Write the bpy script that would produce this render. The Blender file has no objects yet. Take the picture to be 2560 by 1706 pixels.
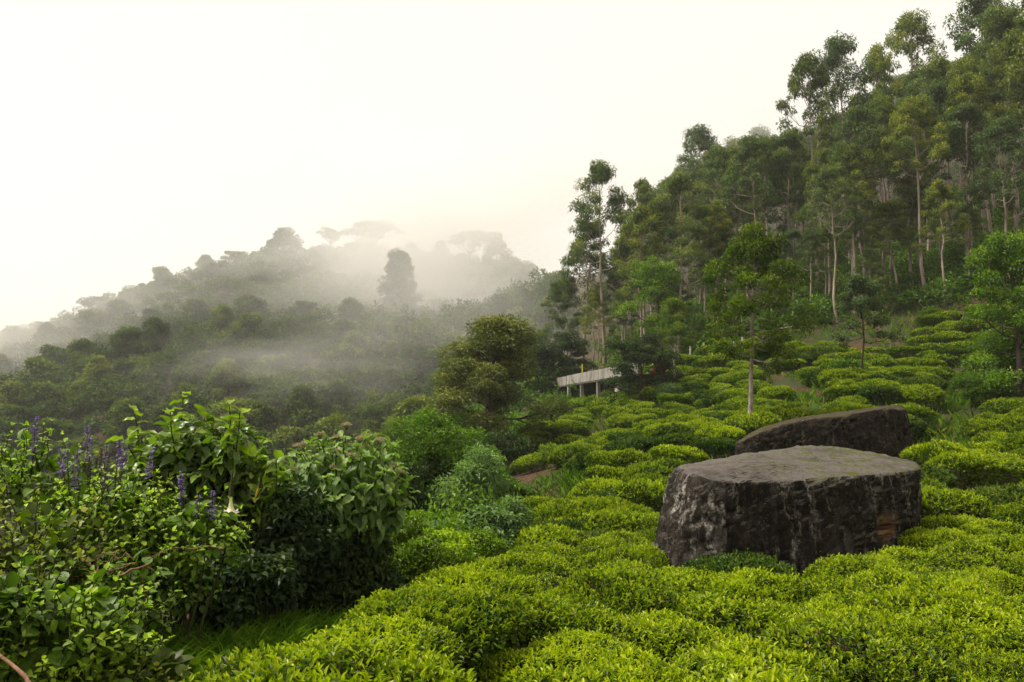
import bpy, math, random
import numpy as np
from mathutils import Vector

# ------------------------------------------------------------------ camera, sky, sun, exposure
SC = bpy.context.scene
COL = SC.collection
R = math.radians
EYE = np.array([0.0, 0.0, 1.65])
PITCH = R(4.2)
FPX = 2009.0                       # focal length in pixels of the 2560 x 1706 photograph
cam_d = bpy.data.cameras.new('camera')
cam = bpy.data.objects.new('camera', cam_d); COL.objects.link(cam)
cam_d.sensor_width = 36.0; cam_d.lens = 36.0 * FPX / 2560.0
cam_d.clip_start = 0.05; cam_d.clip_end = 5000
cam.location = EYE; cam.rotation_euler = (R(90) + PITCH, 0, 0)
SC.camera = cam

SUN_EL, SUN_AZ = R(56), R(-84)     # high, from the left and a little ahead (azimuth from +Y towards +X)
wd = bpy.data.worlds.new('World'); SC.world = wd; wd.use_nodes = True
nt = wd.node_tree; bg = nt.nodes['Background']
sky = nt.nodes.new('ShaderNodeTexSky'); sky.sky_type = 'NISHITA'; sky.sun_disc = False
sky.sun_elevation = SUN_EL; sky.sun_rotation = SUN_AZ; sky.dust_density = 6.0; sky.air_density = 1.0
mx = nt.nodes.new('ShaderNodeMix'); mx.data_type = 'RGBA'; mx.inputs[0].default_value = 0.95
mx.inputs[7].default_value = (4.72, 4.52, 4.02, 1)      # the closed, bright cloud deck
nt.links.new(sky.outputs[0], mx.inputs[6]); nt.links.new(mx.outputs[2], bg.inputs[0])
bg.inputs[1].default_value = 0.10
sl = bpy.data.lights.new('sun', 'SUN'); sl.energy = 3.0; sl.angle = R(12); sl.color = (1.0, 0.95, 0.84)
so = bpy.data.objects.new('sun', sl); COL.objects.link(so)
sd = Vector((math.sin(SUN_AZ) * math.cos(SUN_EL), math.cos(SUN_AZ) * math.cos(SUN_EL), math.sin(SUN_EL)))
so.rotation_euler = sd.to_track_quat('Z', 'Y').to_euler(); so.location = sd * 120
vs = SC.view_settings
vs.view_transform = 'Standard'; vs.look = 'None'; vs.gamma = 1; vs.exposure = 1.22; vs.use_curve_mapping = False
SC.render.engine = 'CYCLES'
cy = SC.cycles
cy.max_bounces = 6; cy.diffuse_bounces = 3; cy.glossy_bounces = 2; cy.transmission_bounces = 4; cy.volume_bounces = 2
cy.transparent_max_bounces = 8; cy.caustics_reflective = False; cy.caustics_refractive = False
cy.use_denoising = True; cy.denoiser = 'OPENIMAGEDENOISE'; cy.denoising_prefilter = 'ACCURATE'
cy.volume_step_rate = 3.5; cy.volume_max_steps = 128
cy.use_adaptive_sampling = True; cy.adaptive_threshold = 0.02; cy.adaptive_min_samples = 24

# ------------------------------------------------------------------ helpers
CT, ST = math.cos(PITCH), math.sin(PITCH)
def at(px, py, d):
    """the point of the place seen at a photograph pixel, d metres ahead of the camera"""
    u = (px - 1280.0) / FPX; v = (853.0 - py) / FPX
    k = d / (CT - v * ST)
    return np.array([u * k, d, EYE[2] + (ST + v * CT) * k])
def proj(p):
    q = np.asarray(p, float) - EYE
    f = q[..., 1] * CT + q[..., 2] * ST; up = -q[..., 1] * ST + q[..., 2] * CT
    f = np.where(np.abs(f) < 1e-3, 1e-3, f)
    return 1280 + FPX * q[..., 0] / f, 853 - FPX * up / f, f
def nrm(a): return a / np.maximum(np.linalg.norm(a, axis=-1, keepdims=True), 1e-9)

def _hash(ix, iy, iz, s):
    n = (ix * 374761393 + iy * 668265263 + iz * 2147483647 + s * 1274126177) & 0xffffffff
    n = ((n ^ (n >> 13)) * 1274126177) & 0xffffffff
    return ((n ^ (n >> 16)) & 0xffff) / 65535.0
def vnoise(p, s=0):
    p = np.asarray(p, float); i = np.floor(p).astype(np.int64); f = p - i; f = f * f * (3 - 2 * f)
    o = 0
    for dx in (0, 1):
        for dy in (0, 1):
            for dz in (0, 1):
                w = (f[..., 0] if dx else 1 - f[..., 0]) * (f[..., 1] if dy else 1 - f[..., 1]) * (f[..., 2] if dz else 1 - f[..., 2])
                o = o + w * _hash(i[..., 0] + dx, i[..., 1] + dy, i[..., 2] + dz, s)
    return o * 2 - 1
def fbm(p, octs=4, s=0):
    p = np.asarray(p, float); o = 0; a = 1.0
    for k in range(octs):
        o = o + a * vnoise(p, s + k); p = p * 2.03; a *= 0.5
    return o

class Geo:
    """collects triangles and quads with a per-vertex tint"""
    def __init__(self): self.V = []; self.T = []; self.Q = []; self.C = []; self.n = 0
    def add(self, V, T=None, Q=None, tint=0.5):
        V = np.asarray(V, float).reshape(-1, 3)
        if T is not None and len(T): self.T.append(np.asarray(T, np.int64).reshape(-1, 3) + self.n)
        if Q is not None and len(Q): self.Q.append(np.asarray(Q, np.int64).reshape(-1, 4) + self.n)
        self.V.append(V); self.C.append(np.broadcast_to(np.asarray(tint, float), (len(V),)).copy()); self.n += len(V)
    def mesh(self, name, mat, smooth=False, shift=None):
        V = np.concatenate(self.V) if self.V else np.zeros((0, 3))
        if shift is not None: V = V - np.asarray(shift)
        T = np.concatenate(self.T) if self.T else np.zeros((0, 3), np.int64)
        Q = np.concatenate(self.Q) if self.Q else np.zeros((0, 4), np.int64)
        m = bpy.data.meshes.new(name)
        nl = len(T) * 3 + len(Q) * 4; nf = len(T) + len(Q)
        m.vertices.add(len(V)); m.vertices.foreach_set('co', V.astype(np.float32).ravel())
        m.loops.add(nl); m.loops.foreach_set('vertex_index', np.concatenate([T.ravel(), Q.ravel()]).astype(np.int32))
        m.polygons.add(nf)
        st = np.concatenate([np.arange(len(T)) * 3, len(T) * 3 + np.arange(len(Q)) * 4]).astype(np.int32)
        m.polygons.foreach_set('loop_start', st)
        m.polygons.foreach_set('use_smooth', np.full(nf, smooth, dtype=bool))
        m.update(calc_edges=True)
        at_ = m.attributes.new('tint', 'FLOAT', 'POINT'); at_.data.foreach_set('value', np.concatenate(self.C).astype(np.float32))
        m.materials.append(mat)
        return m

# leaf shapes: x across (-.5 .. .5), y along (0 .. 1), z curve; triangles
def _leaf8(droop=0.25, fold=0.18, w1=0.5, w2=0.38):
    y1, y2 = 0.34, 0.7
    V = [(0, 0, 0), (-w1, y1, fold - droop * y1**2), (0, y1, -droop * y1**2), (w1, y1, fold - droop * y1**2),
         (-w2, y2, fold * .8 - droop * y2**2), (0, y2, -droop * y2**2), (w2, y2, fold * .8 - droop * y2**2), (0, 1, -droop)]
    T = [(0, 2, 1), (0, 3, 2), (1, 2, 5), (1, 5, 4), (2, 3, 6), (2, 6, 5), (4, 5, 7), (5, 6, 7)]
    return np.array(V, float), np.array(T)
LEAF8 = _leaf8(); LEAF_FLAT = _leaf8(0.12, 0.10)
LEAF2 = (np.array([(0, 0, 0), (-.5, .42, .10), (0, 1, -.12), (.5, .42, .10)], float), np.array([(0, 2, 1), (0, 3, 2)]))
def _leaf_round(droop=.38, fold=.10):
    ys = [0, .22, .5, .8, 1.0]; ws = [0, .42, .5, .33, 0]; V = []
    for i, (y, w) in enumerate(zip(ys, ws)):
        z = -droop * y ** 2.2
        V += [(0, y, z)] if i in (0, 4) else [(-w, y, z + fold), (0, y, z), (w, y, z + fold)]
    T = [(0, 2, 1), (0, 3, 2)]
    for a in (1, 4):
        b = a + 3; T += [(a, a + 1, b + 1), (a, b + 1, b), (a + 1, a + 2, b + 2), (a + 1, b + 2, b + 1)]
    return np.array(V, float), np.array(T + [(7, 8, 10), (8, 9, 10)])
LEAFB = _leaf_round()
def _leaf_big():
    """broad leaf with a sunk midrib, wavy edge and curled tip: 20 triangles"""
    ys = [0, .12, .3, .5, .7, .87, 1.0]; ws = [.02, .27, .47, .5, .38, .2, .0]
    V = []; 
    for i, (y, w) in enumerate(zip(ys, ws)):
        z = -.34 * y ** 2 + .05 * math.sin(i * 2.1)
        if i in (0, 6): V.append((0, y, z))
        else:
            wv = .04 * (1 if i % 2 else -1)
            V += [(-w, y, z + .12 + wv), (0, y, z), (w, y, z + .12 - wv)]
    T = [(0, 2, 1), (0, 3, 2)]
    for i in range(4):
        a = 1 + 3 * i; b = a + 3
        T += [(a, a + 1, b + 1), (a, b + 1, b), (a + 1, a + 2, b + 2), (a + 1, b + 2, b + 1)]
    T += [(13, 14, 16), (14, 15, 16)]
    return np.array(V, float), np.array(T)
LEAF_BIG = _leaf_big()

def frames(D, N):
    y = nrm(D); x = nrm(np.cross(y, N) + 1e-6); z = np.cross(x, y)
    return x, y, z
def leaves(g, P, D, N, L, W, tmpl, tint):
    P = np.asarray(P, float); n = len(P)
    if n == 0: return
    V0, T0 = tmpl; k = len(V0)
    x, y, z = frames(D, N)
    L = np.broadcast_to(np.asarray(L, float), (n,)); W = np.broadcast_to(np.asarray(W, float), (n,)); tint = np.broadcast_to(np.asarray(tint, float), (n,))
    V = P[:, None] + x[:, None] * (V0[None, :, :1] * W[:, None, None]) + y[:, None] * (V0[None, :, 1:2] * L[:, None, None]) + z[:, None] * (V0[None, :, 2:] * L[:, None, None])
    T = T0[None] + (np.arange(n) * k)[:, None, None]
    g.add(V.reshape(-1, 3), T=T.reshape(-1, 3), tint=np.repeat(tint, k))
def tube(g, pts, rad, ns=6, tint=0.5, cap=True):
    pts = np.asarray(pts, float); n = len(pts); rad = np.broadcast_to(np.asarray(rad, float), (n,))
    t = nrm(np.gradient(pts, axis=0)); ref = np.array([0.31, 0.17, 0.93]) if abs(t[0, 2]) < .9 else np.array([0.95, 0.25, 0.1])
    u = nrm(np.cross(t, ref)); v = np.cross(t, u)
    a = np.arange(ns) * 2 * math.pi / ns
    V = pts[:, None] + rad[:, None, None] * (np.cos(a)[None, :, None] * u[:, None] + np.sin(a)[None, :, None] * v[:, None])
    i = np.arange(n - 1)[:, None] * ns; j = np.arange(ns)[None]; j2 = (j + 1) % ns
    Q = np.stack([i + j, i + j2, i + ns + j2, i + ns + j], -1).reshape(-1, 4)
    g.add(V.reshape(-1, 3), Q=Q, tint=tint)
    if cap: 
        g.add(np.concatenate([V[-1], pts[-1:]]), T=[(k, (k + 1) % ns, ns) for k in range(ns)], tint=tint)
def curve(p0, p1, n=6, bend=(0, 0, 0), rng=None, wob=0.0):
    s = np.linspace(0, 1, n)[:, None]
    p = np.asarray(p0) * (1 - s) + np.asarray(p1) * s + np.asarray(bend) * (4 * s * (1 - s))
    if rng is not None and wob: 
        w = rng.normal(0, wob, (n, 3)); w[0] = 0; w[-1] = 0; p = p + w
    return p
def sphere_dirs(rng, n, zmin=-1.0):
    z = rng.uniform(zmin, 1, n); a = rng.uniform(0, 2 * math.pi, n); r = np.sqrt(1 - z * z)
    return np.stack([r * np.cos(a), r * np.sin(a), z], -1)

# ------------------------------------------------------------------ objects
def thing(name, label, cat, loc=(0, 0, 0), rz=0.0, sc=None, group=None):
    o = bpy.data.objects.new(name, None); COL.objects.link(o); o.empty_display_size = 0.1
    o.location = loc; o.rotation_euler = (0, 0, rz)
    if sc is not None: o.scale = sc if hasattr(sc, '__len__') else (sc, sc, sc)
    o['label'] = label; o['category'] = cat
    if group: o['group'] = group
    return o
def part(name, mesh, parent=None, kind=None, label=None):
    o = bpy.data.objects.new(name, mesh); COL.objects.link(o); o.parent = parent
    if kind: o['kind'] = kind
    if label: o['label'] = label
    return o
def solo(name, mesh, label, cat, loc=(0, 0, 0), rz=0.0, sc=None, group=None):
    o = part(name, mesh); o.location = loc; o.rotation_euler = (0, 0, rz); o['label'] = label; o['category'] = cat
    if sc is not None: o.scale = sc if hasattr(sc, '__len__') else (sc, sc, sc)
    if group: o['group'] = group
    return o
ORD = ['first', 'second', 'third', 'fourth', 'fifth', 'sixth', 'seventh', 'eighth', 'ninth', 'tenth', 'eleventh', 'twelfth', 'thirteenth', 'fourteenth', 'fifteenth', 'sixteenth', 'seventeenth', 'eighteenth', 'nineteenth']
TENS = {2: 'twent', 3: 'thirt', 4: 'fort', 5: 'fift', 6: 'sixt', 7: 'sevent', 8: 'eight', 9: 'ninet'}
def ordw(n):
    if n <= 19: return ORD[n - 1]
    t, u = divmod(n, 10)
    return TENS[t] + 'ieth' if u == 0 else TENS[t] + 'y-' + ORD[u - 1]

# ------------------------------------------------------------------ materials
def new_mat(name):
    m = bpy.data.materials.new(name); m.use_nodes = True
    return m, m.node_tree, m.node_tree.nodes['Principled BSDF'], m.node_tree.nodes['Material Output']
def ramp(nt, stops, interp='LINEAR'):
    r = nt.nodes.new('ShaderNodeValToRGB'); e = r.color_ramp.elements; r.color_ramp.interpolation = interp
    while len(e) > 1: e.remove(e[0])
    e[0].position = stops[0][0]; e[0].color = (*stops[0][1], 1)
    for p, c in stops[1:]:
        k = e.new(p); k.color = (*c, 1)
    return r
def math_n(nt, op, a, b=None, c=None):
    n = nt.nodes.new('ShaderNodeMath'); n.operation = op
    for i, x in enumerate((a, b, c)):
        if x is None: continue
        if hasattr(x, 'links') or hasattr(x, 'is_linked'): nt.links.new(x, n.inputs[i])
        else: n.inputs[i].default_value = x
    return n.outputs[0]
def noise_n(nt, vec, scale, detail=4, rough=0.55, dist=0.0):
    n = nt.nodes.new('ShaderNodeTexNoise'); n.inputs['Scale'].default_value = scale; n.inputs['Detail'].default_value = detail
    n.inputs['Roughness'].default_value = rough; n.inputs['Distortion'].default_value = dist
    if vec is not None: nt.links.new(vec, n.inputs['Vector'])
    return n.outputs['Fac']
def mix_c(nt, fac, a, b, mode='MIX'):
    n = nt.nodes.new('ShaderNodeMix'); n.data_type = 'RGBA'; n.blend_type = mode
    for i, x in ((0, fac), (6, a), (7, b)):
        if hasattr(x, 'is_linked'): nt.links.new(x, n.inputs[i])
        elif i == 0: n.inputs[i].default_value = x
        else: n.inputs[i].default_value = (*x, 1)
    return n.outputs[2]
def leaf_mat(name, stops, transl=0.3, rough=0.5, objvar=0.25, spec=0.35, single=False, tr_gain=1.6):
    """leaf colour by the leaf's own age (tint); some of the light passes through the blade"""
    m, nt, b, out = new_mat(name)
    oi = nt.nodes.new('ShaderNodeObjectInfo')
    if single:
        sp = nt.nodes.new('ShaderNodeSeparateColor'); nt.links.new(oi.outputs['Color'], sp.inputs[0]); t = sp.outputs[0]
    else:
        a = nt.nodes.new('ShaderNodeAttribute'); a.attribute_name = 'tint'
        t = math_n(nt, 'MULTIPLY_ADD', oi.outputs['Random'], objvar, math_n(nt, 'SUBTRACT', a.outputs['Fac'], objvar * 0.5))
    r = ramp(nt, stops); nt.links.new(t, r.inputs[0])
    geo = nt.nodes.new('ShaderNodeTexCoord')
    nz = noise_n(nt, geo.outputs['Object'], 18.0, 2)
    c = mix_c(nt, math_n(nt, 'MULTIPLY', nz, 0.35), r.outputs[0], tuple(0.45 * x for x in stops[0][1]))
    nt.links.new(c, b.inputs['Base Color']); b.inputs['Roughness'].default_value = rough
    b.inputs['Specular IOR Level'].default_value = spec * .5
    tr = nt.nodes.new('ShaderNodeBsdfTranslucent')
    tc = mix_c(nt, 1.0, c, (tr_gain * .85, tr_gain * 1.05, tr_gain * .25), 'MULTIPLY'); nt.links.new(tc, tr.inputs[0])
    ms = nt.nodes.new('ShaderNodeMixShader'); ms.inputs[0].default_value = transl
    nt.links.new(b.outputs[0], ms.inputs[1]); nt.links.new(tr.outputs[0], ms.inputs[2]); nt.links.new(ms.outputs[0], out.inputs[0])
    return m
def bark_mat(name, c1, c2, c3, scale=3.0, stretch=(1, 1, .25), bump=0.4):
    m, nt, b, out = new_mat(name)
    tc = nt.nodes.new('ShaderNodeTexCoord'); mp = nt.nodes.new('ShaderNodeMapping'); mp.inputs['Scale'].default_value = stretch
    nt.links.new(tc.outputs['Object'], mp.inputs[0])
    n1 = noise_n(nt, mp.outputs[0], scale, 5, .6, .6); n2 = noise_n(nt, mp.outputs[0], scale * 6, 3)
    r = ramp(nt, [(0.32, c1), (0.52, c2), (0.7, c3)]); nt.links.new(n1, r.inputs[0])
    c = mix_c(nt, math_n(nt, 'MULTIPLY', n2, .5), r.outputs[0], tuple(.5 * x for x in c1))
    nt.links.new(c, b.inputs['Base Color']); b.inputs['Roughness'].default_value = .9; b.inputs['Specular IOR Level'].default_value = .15
    bp = nt.nodes.new('ShaderNodeBump'); bp.inputs['Strength'].default_value = bump; bp.inputs['Distance'].default_value = .03
    nt.links.new(n2, bp.inputs['Height']); nt.links.new(bp.outputs[0], b.inputs['Normal'])
    return m

# ------------------------------------------------------------------ terrain
def G(px, py, d, h=0.0):
    p = at(px, py, d); return (p[0], p[1], p[2] - h)
CP = [(0, 0, 0), (-6, 0, -.3), (6, 0, .2), (0, -8, .6), (-12, -8, .2), (12, -8, 1.2), (10, 4, -.1), (-3.2, 4, -.35),
      G(1280, 1690, 4.6, .78), G(2400, 1690, 4.6, .78), G(640, 1690, 4.7, .2), G(1280, 1450, 9, .78), G(2500, 1400, 11, .78),
      G(1640, 1410, 12.4, .55), G(2180, 1366, 13.2, .6), G(2450, 1200, 18, .75), G(2540, 1085, 25, .75), G(1400, 1330, 15, .75),
      G(1400, 1200, 23, .75), G(1350, 1150, 28, .7), G(1500, 1105, 40, .7), G(1870, 1082, 27, 0), G(1830, 1140, 22.5, .25), G(2270, 1114, 23, .3),
      G(2135, 962, 36, 0), G(1700, 1000, 44, .6), G(1640, 930, 56, .3), G(1500, 1000, 58, .7), G(1395, 1012, 66, .5), G(1960, 815, 57, .2),
      G(2290, 785, 54, .2), G(2560, 740, 50, .3), G(2400, 830, 48, .7), G(2480, 960, 37, .7), G(1760, 870, 60, .3),
      G(1530, 890, 80, 0), (15, 110, 10), (40, 90, 19), (62, 80, 26), (80, 120, 46), (30, 140, 28), (100, 200, 82), (40, 200, 45), (0, 120, 2), (-10, 100, -6),
      G(580, 1610, 5.3, .1), G(800, 1505, 8, .1), (-4, 9, -1.05), (-8, 8, -1.4), (-12, 14, -3), (-5, 16, -2.4), (-4, 22, -3.2), (-1.5, 30, -2.2), (-.8, 42, -.4),
      (-8, 45, -6), (-15, 40, -9), (-20, 25, -8), (-30, 60, -18), (-10, 70, -6), (-50, 100, -24), (0, 85, 0), (-20, 100, -14), (-80, 60, -25),
      G(50, 1050, 130, 4), G(50, 950, 170, 5), G(110, 858, 205, 5), G(420, 708, 245, 5), G(650, 644, 262, 5), G(900, 626, 275, 5), G(1200, 650, 330, 5),
      G(700, 800, 185, 5), G(400, 845, 165, 5), G(1000, 810, 175, 5), G(1000, 1000, 130, 5), G(700, 1050, 115, 5), G(300, 1080, 118, 5), G(1300, 800, 220, 5), G(1400, 740, 330, 6),
      (-250, 330, -10), (-150, 400, 10), (0, 450, 30), (150, 400, 85), (-500, -200, -60), (500, -200, 60), (-600, 600, -60), (600, 600, 90), (-600, 1000, -80), (600, 1000, 80),
      (-300, 150, -40), (300, 100, 95), (200, 0, 60), (60, 0, 14), (30, 20, 4.5), (-40, 10, -8)]
CP = np.array([[float(x) for x in c] for c in CP])
def _phi(r2): return np.sqrt(r2 + 9.0)
def _solve():
    n = len(CP); d2 = ((CP[:, None, :2] - CP[None, :, :2]) ** 2).sum(-1)
    A = np.zeros((n + 3, n + 3)); A[:n, :n] = _phi(d2) - np.eye(n) * .35
    A[:n, n] = 1; A[:n, n + 1:] = CP[:, :2]; A[n:, :n] = A[:n, n:].T
    return np.linalg.solve(A, np.concatenate([CP[:, 2], np.zeros(3)]))
RBF = _solve()
def Z(x, y):
    x = np.asarray(x, float); y = np.asarray(y, float); sh = np.broadcast(x, y).shape
    q = np.stack(np.broadcast_arrays(x, y), -1).reshape(-1, 2); o = np.zeros(len(q))
    for i in range(0, len(q), 20000):
        c = q[i:i + 20000]; d2 = ((c[:, None] - CP[None, :, :2]) ** 2).sum(-1)
        o[i:i + 20000] = _phi(d2) @ RBF[:-3] + RBF[-3] + c @ RBF[-2:]
    r = o.reshape(sh)
    return float(r) if r.shape == () else r
def ground_mesh():
    m, nt, b, out = new_mat('earth')
    tc = nt.nodes.new('ShaderNodeTexCoord')
    n1 = noise_n(nt, tc.outputs['Object'], .35, 5, .6); n2 = noise_n(nt, tc.outputs['Object'], 4.0, 5, .65); n3 = noise_n(nt, tc.outputs['Object'], 40, 3)
    r1 = ramp(nt, [(.3, (.030, .018, .010)), (.48, (.060, .033, .018)), (.72, (.105, .060, .034))]); nt.links.new(n2, r1.inputs[0])
    r2 = ramp(nt, [(.42, (0, 0, 0)), (.6, (1, 1, 1))]); nt.links.new(n1, r2.inputs[0])
    c = mix_c(nt, r2.outputs[0], r1.outputs[0], (.030, .042, .014))
    c = mix_c(nt, math_n(nt, 'MULTIPLY', n3, .5), c, (.03, .018, .010))
    nt.links.new(c, b.inputs['Base Color']); b.inputs['Roughness'].default_value = .95; b.inputs['Specular IOR Level'].default_value = .1
    bp = nt.nodes.new('ShaderNodeBump'); bp.inputs['Strength'].default_value = .8; bp.inputs['Distance'].default_value = .06
    nt.links.new(n2, bp.inputs['Height']); nt.links.new(bp.outputs[0], b.inputs['Normal'])
    k = 240
    s = np.linspace(-1, 1, k); a = np.sinh(s * 5.2) / math.sinh(5.2)
    X = a * 650; Y = 25 + np.where(a < 0, a * 300, a * 950)
    gx, gy = np.meshgrid(X, Y); z = Z(gx, gy)
    z = z + .05 * fbm(np.stack([gx, gy, 0 * gx], -1) * .9, 3)
    g = Geo(); i = np.arange(k - 1)[:, None] * k + np.arange(k - 1)[None]
    g.add(np.stack([gx, gy, z], -1), Q=np.stack([i, i + 1, i + k + 1, i + k], -1))
    return g.mesh('ground', m, True)
gr = part('ground', ground_mesh(), kind='structure')
# ------------------------------------------------------------------ boulders
def rock_mat(name, base, light, streak, warm_at=None, moss_y=None, moss=0.0):
    m, nt, b, out = new_mat(name)
    tc = nt.nodes.new('ShaderNodeTexCoord'); P = tc.outputs['Object']
    sep = nt.nodes.new('ShaderNodeSeparateXYZ'); nt.links.new(P, sep.inputs[0])
    ge = nt.nodes.new('ShaderNodeNewGeometry'); sn = nt.nodes.new('ShaderNodeSeparateXYZ'); nt.links.new(ge.outputs['True Normal'], sn.inputs[0])
    n1 = noise_n(nt, P, 1.4, 6, .65, .4); n2 = noise_n(nt, P, 12, 8, .78); n3 = noise_n(nt, P, 70, 4, .7)
    c = ramp(nt, [(.34, tuple(.5 * x for x in base)), (.5, tuple(1.8 * x for x in base)), (.62, tuple(5.0 * x for x in base)), (.72, tuple(9.0 * x for x in base))]); nt.links.new(n2, c.inputs[0]); c = c.outputs[0]
    # vertical lichen and water streaks on the sides
    mp = nt.nodes.new('ShaderNodeMapping'); mp.inputs['Scale'].default_value = (3.2, 3.2, .32); nt.links.new(P, mp.inputs[0])
    s1 = noise_n(nt, mp.outputs[0], 1.15, 6, .7, .3)
    rs = ramp(nt, [(.53, (0, 0, 0)), (.62, (1, 1, 1))]); nt.links.new(s1, rs.inputs[0])
    brk = ramp(nt, [(.44, (0, 0, 0)), (.6, (1, 1, 1))]); nt.links.new(n2, brk.inputs[0])
    chip = ramp(nt, [(.38, (0, 0, 0)), (.5, (1, 1, 1))]); nt.links.new(noise_n(nt, P, 26, 8, .8), chip.inputs[0])
    f = math_n(nt, 'MULTIPLY', math_n(nt, 'MULTIPLY', rs.outputs[0], brk.outputs[0]), chip.outputs[0])
    c = mix_c(nt, math_n(nt, 'MULTIPLY', f, .95), c, streak)
    rb = ramp(nt, [(.5, (0, 0, 0)), (.64, (1, 1, 1))]); nt.links.new(n1, rb.inputs[0])
    c = mix_c(nt, math_n(nt, 'MULTIPLY', rb.outputs[0], .75), c, tuple(.55 * x for x in light))
    # black algae bands
    s2 = noise_n(nt, mp.outputs[0], 2.1, 4, .6, .2); r2 = ramp(nt, [(.5, (0, 0, 0)), (.62, (1, 1, 1))]); nt.links.new(s2, r2.inputs[0])
    c = mix_c(nt, math_n(nt, 'MULTIPLY', r2.outputs[0], .7), c, (.010, .009, .008))
    # paler, greyer colour on upward faces
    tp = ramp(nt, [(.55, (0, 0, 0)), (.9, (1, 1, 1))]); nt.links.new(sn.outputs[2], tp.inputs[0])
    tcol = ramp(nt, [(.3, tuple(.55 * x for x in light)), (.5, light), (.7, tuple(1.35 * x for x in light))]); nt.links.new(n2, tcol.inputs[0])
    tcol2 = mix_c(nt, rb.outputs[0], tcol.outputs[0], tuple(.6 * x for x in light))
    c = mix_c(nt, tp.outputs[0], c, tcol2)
    # pale lichen flecks
    vo = nt.nodes.new('ShaderNodeTexVoronoi'); vo.inputs['Scale'].default_value = 24; nt.links.new(P, vo.inputs['Vector'])
    vr = ramp(nt, [(.10, (1, 1, 1)), (.2, (0, 0, 0))]); nt.links.new(vo.outputs['Distance'], vr.inputs[0])
    vm = ramp(nt, [(.46, (0, 0, 0)), (.58, (1, 1, 1))]); nt.links.new(noise_n(nt, P, 3.5, 3), vm.inputs[0])
    fl = math_n(nt, 'MULTIPLY', math_n(nt, 'MULTIPLY', vr.outputs[0], vm.outputs[0]), math_n(nt, 'GREATER_THAN', n3, .47))
    c = mix_c(nt, math_n(nt, 'MULTIPLY', fl, .75), c, (.36, .35, .31))
    if warm_at:
        d = nt.nodes.new('ShaderNodeVectorMath'); d.operation = 'DISTANCE'; nt.links.new(P, d.inputs[0]); d.inputs[1].default_value = warm_at
        wv = math_n(nt, 'ADD', d.outputs['Value'], math_n(nt, 'MULTIPLY', math_n(nt, 'ADD', n1, s1), .55))
        wr = ramp(nt, [(.74, (1, 1, 1)), (.88, (0, 0, 0))]); nt.links.new(wv, wr.inputs[0])
        ms_ = nt.nodes.new('ShaderNodeMapping'); ms_.inputs['Scale'].default_value = (.6, .6, 9); nt.links.new(P, ms_.inputs[0])
        st = noise_n(nt, ms_.outputs[0], 2.2, 4, .6, .2)
        wc = ramp(nt, [(.38, (.035, .020, .012)), (.5, (.17, .092, .042)), (.66, (.27, .165, .085))]); nt.links.new(st, wc.inputs[0])
        c = mix_c(nt, wr.outputs[0], c, wc.outputs[0])
    if moss:
        mr = ramp(nt, [(.52, (0, 0, 0)), (.58, (1, 1, 1))]); nt.links.new(noise_n(nt, P, 3.2, 6, .7), mr.inputs[0])
        f = math_n(nt, 'MULTIPLY', math_n(nt, 'MULTIPLY', mr.outputs[0], tp.outputs[0]), moss)
        if moss_y is not None:
            yr = nt.nodes.new('ShaderNodeMapRange'); yr.inputs[1].default_value = moss_y[0]; yr.inputs[2].default_value = moss_y[1]
            nt.links.new(sep.outputs[0], yr.inputs[0]); f = math_n(nt, 'MULTIPLY', f, yr.outputs[0])
        mc = ramp(nt, [(.35, (.035, .045, .006)), (.6, (.10, .12, .012))]); nt.links.new(n3, mc.inputs[0])
        c = mix_c(nt, f, c, mc.outputs[0])
    nt.links.new(c, b.inputs['Base Color']); b.inputs['Roughness'].default_value = .92; b.inputs['Specular IOR Level'].default_value = .06
    h = math_n(nt, 'ADD', math_n(nt, 'MULTIPLY', n2, 1.0), math_n(nt, 'MULTIPLY', n3, .35))
    bp = nt.nodes.new('ShaderNodeBump'); bp.inputs['Strength'].default_value = 1.0; bp.inputs['Distance'].default_value = .06
    nt.links.new(h, bp.inputs['Height']); nt.links.new(bp.outputs[0], b.inputs['Normal'])
    return m
def loop_pts(P, n, it=2):
    P = np.asarray(P, float)
    for _ in range(it):            # corner cutting
        a = P * .8 + np.roll(P, -1, 0) * .2; b = P * .2 + np.roll(P, -1, 0) * .8
        P = np.stack([a, b], 1).reshape(-1, 3)
    # resample evenly by index so that rings stay matched
    t = np.linspace(0, len(P), n, endpoint=False); i = t.astype(int); f = (t - i)[:, None]
    return P[i] * (1 - f) + P[(i + 1) % len(P)] * f
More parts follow.
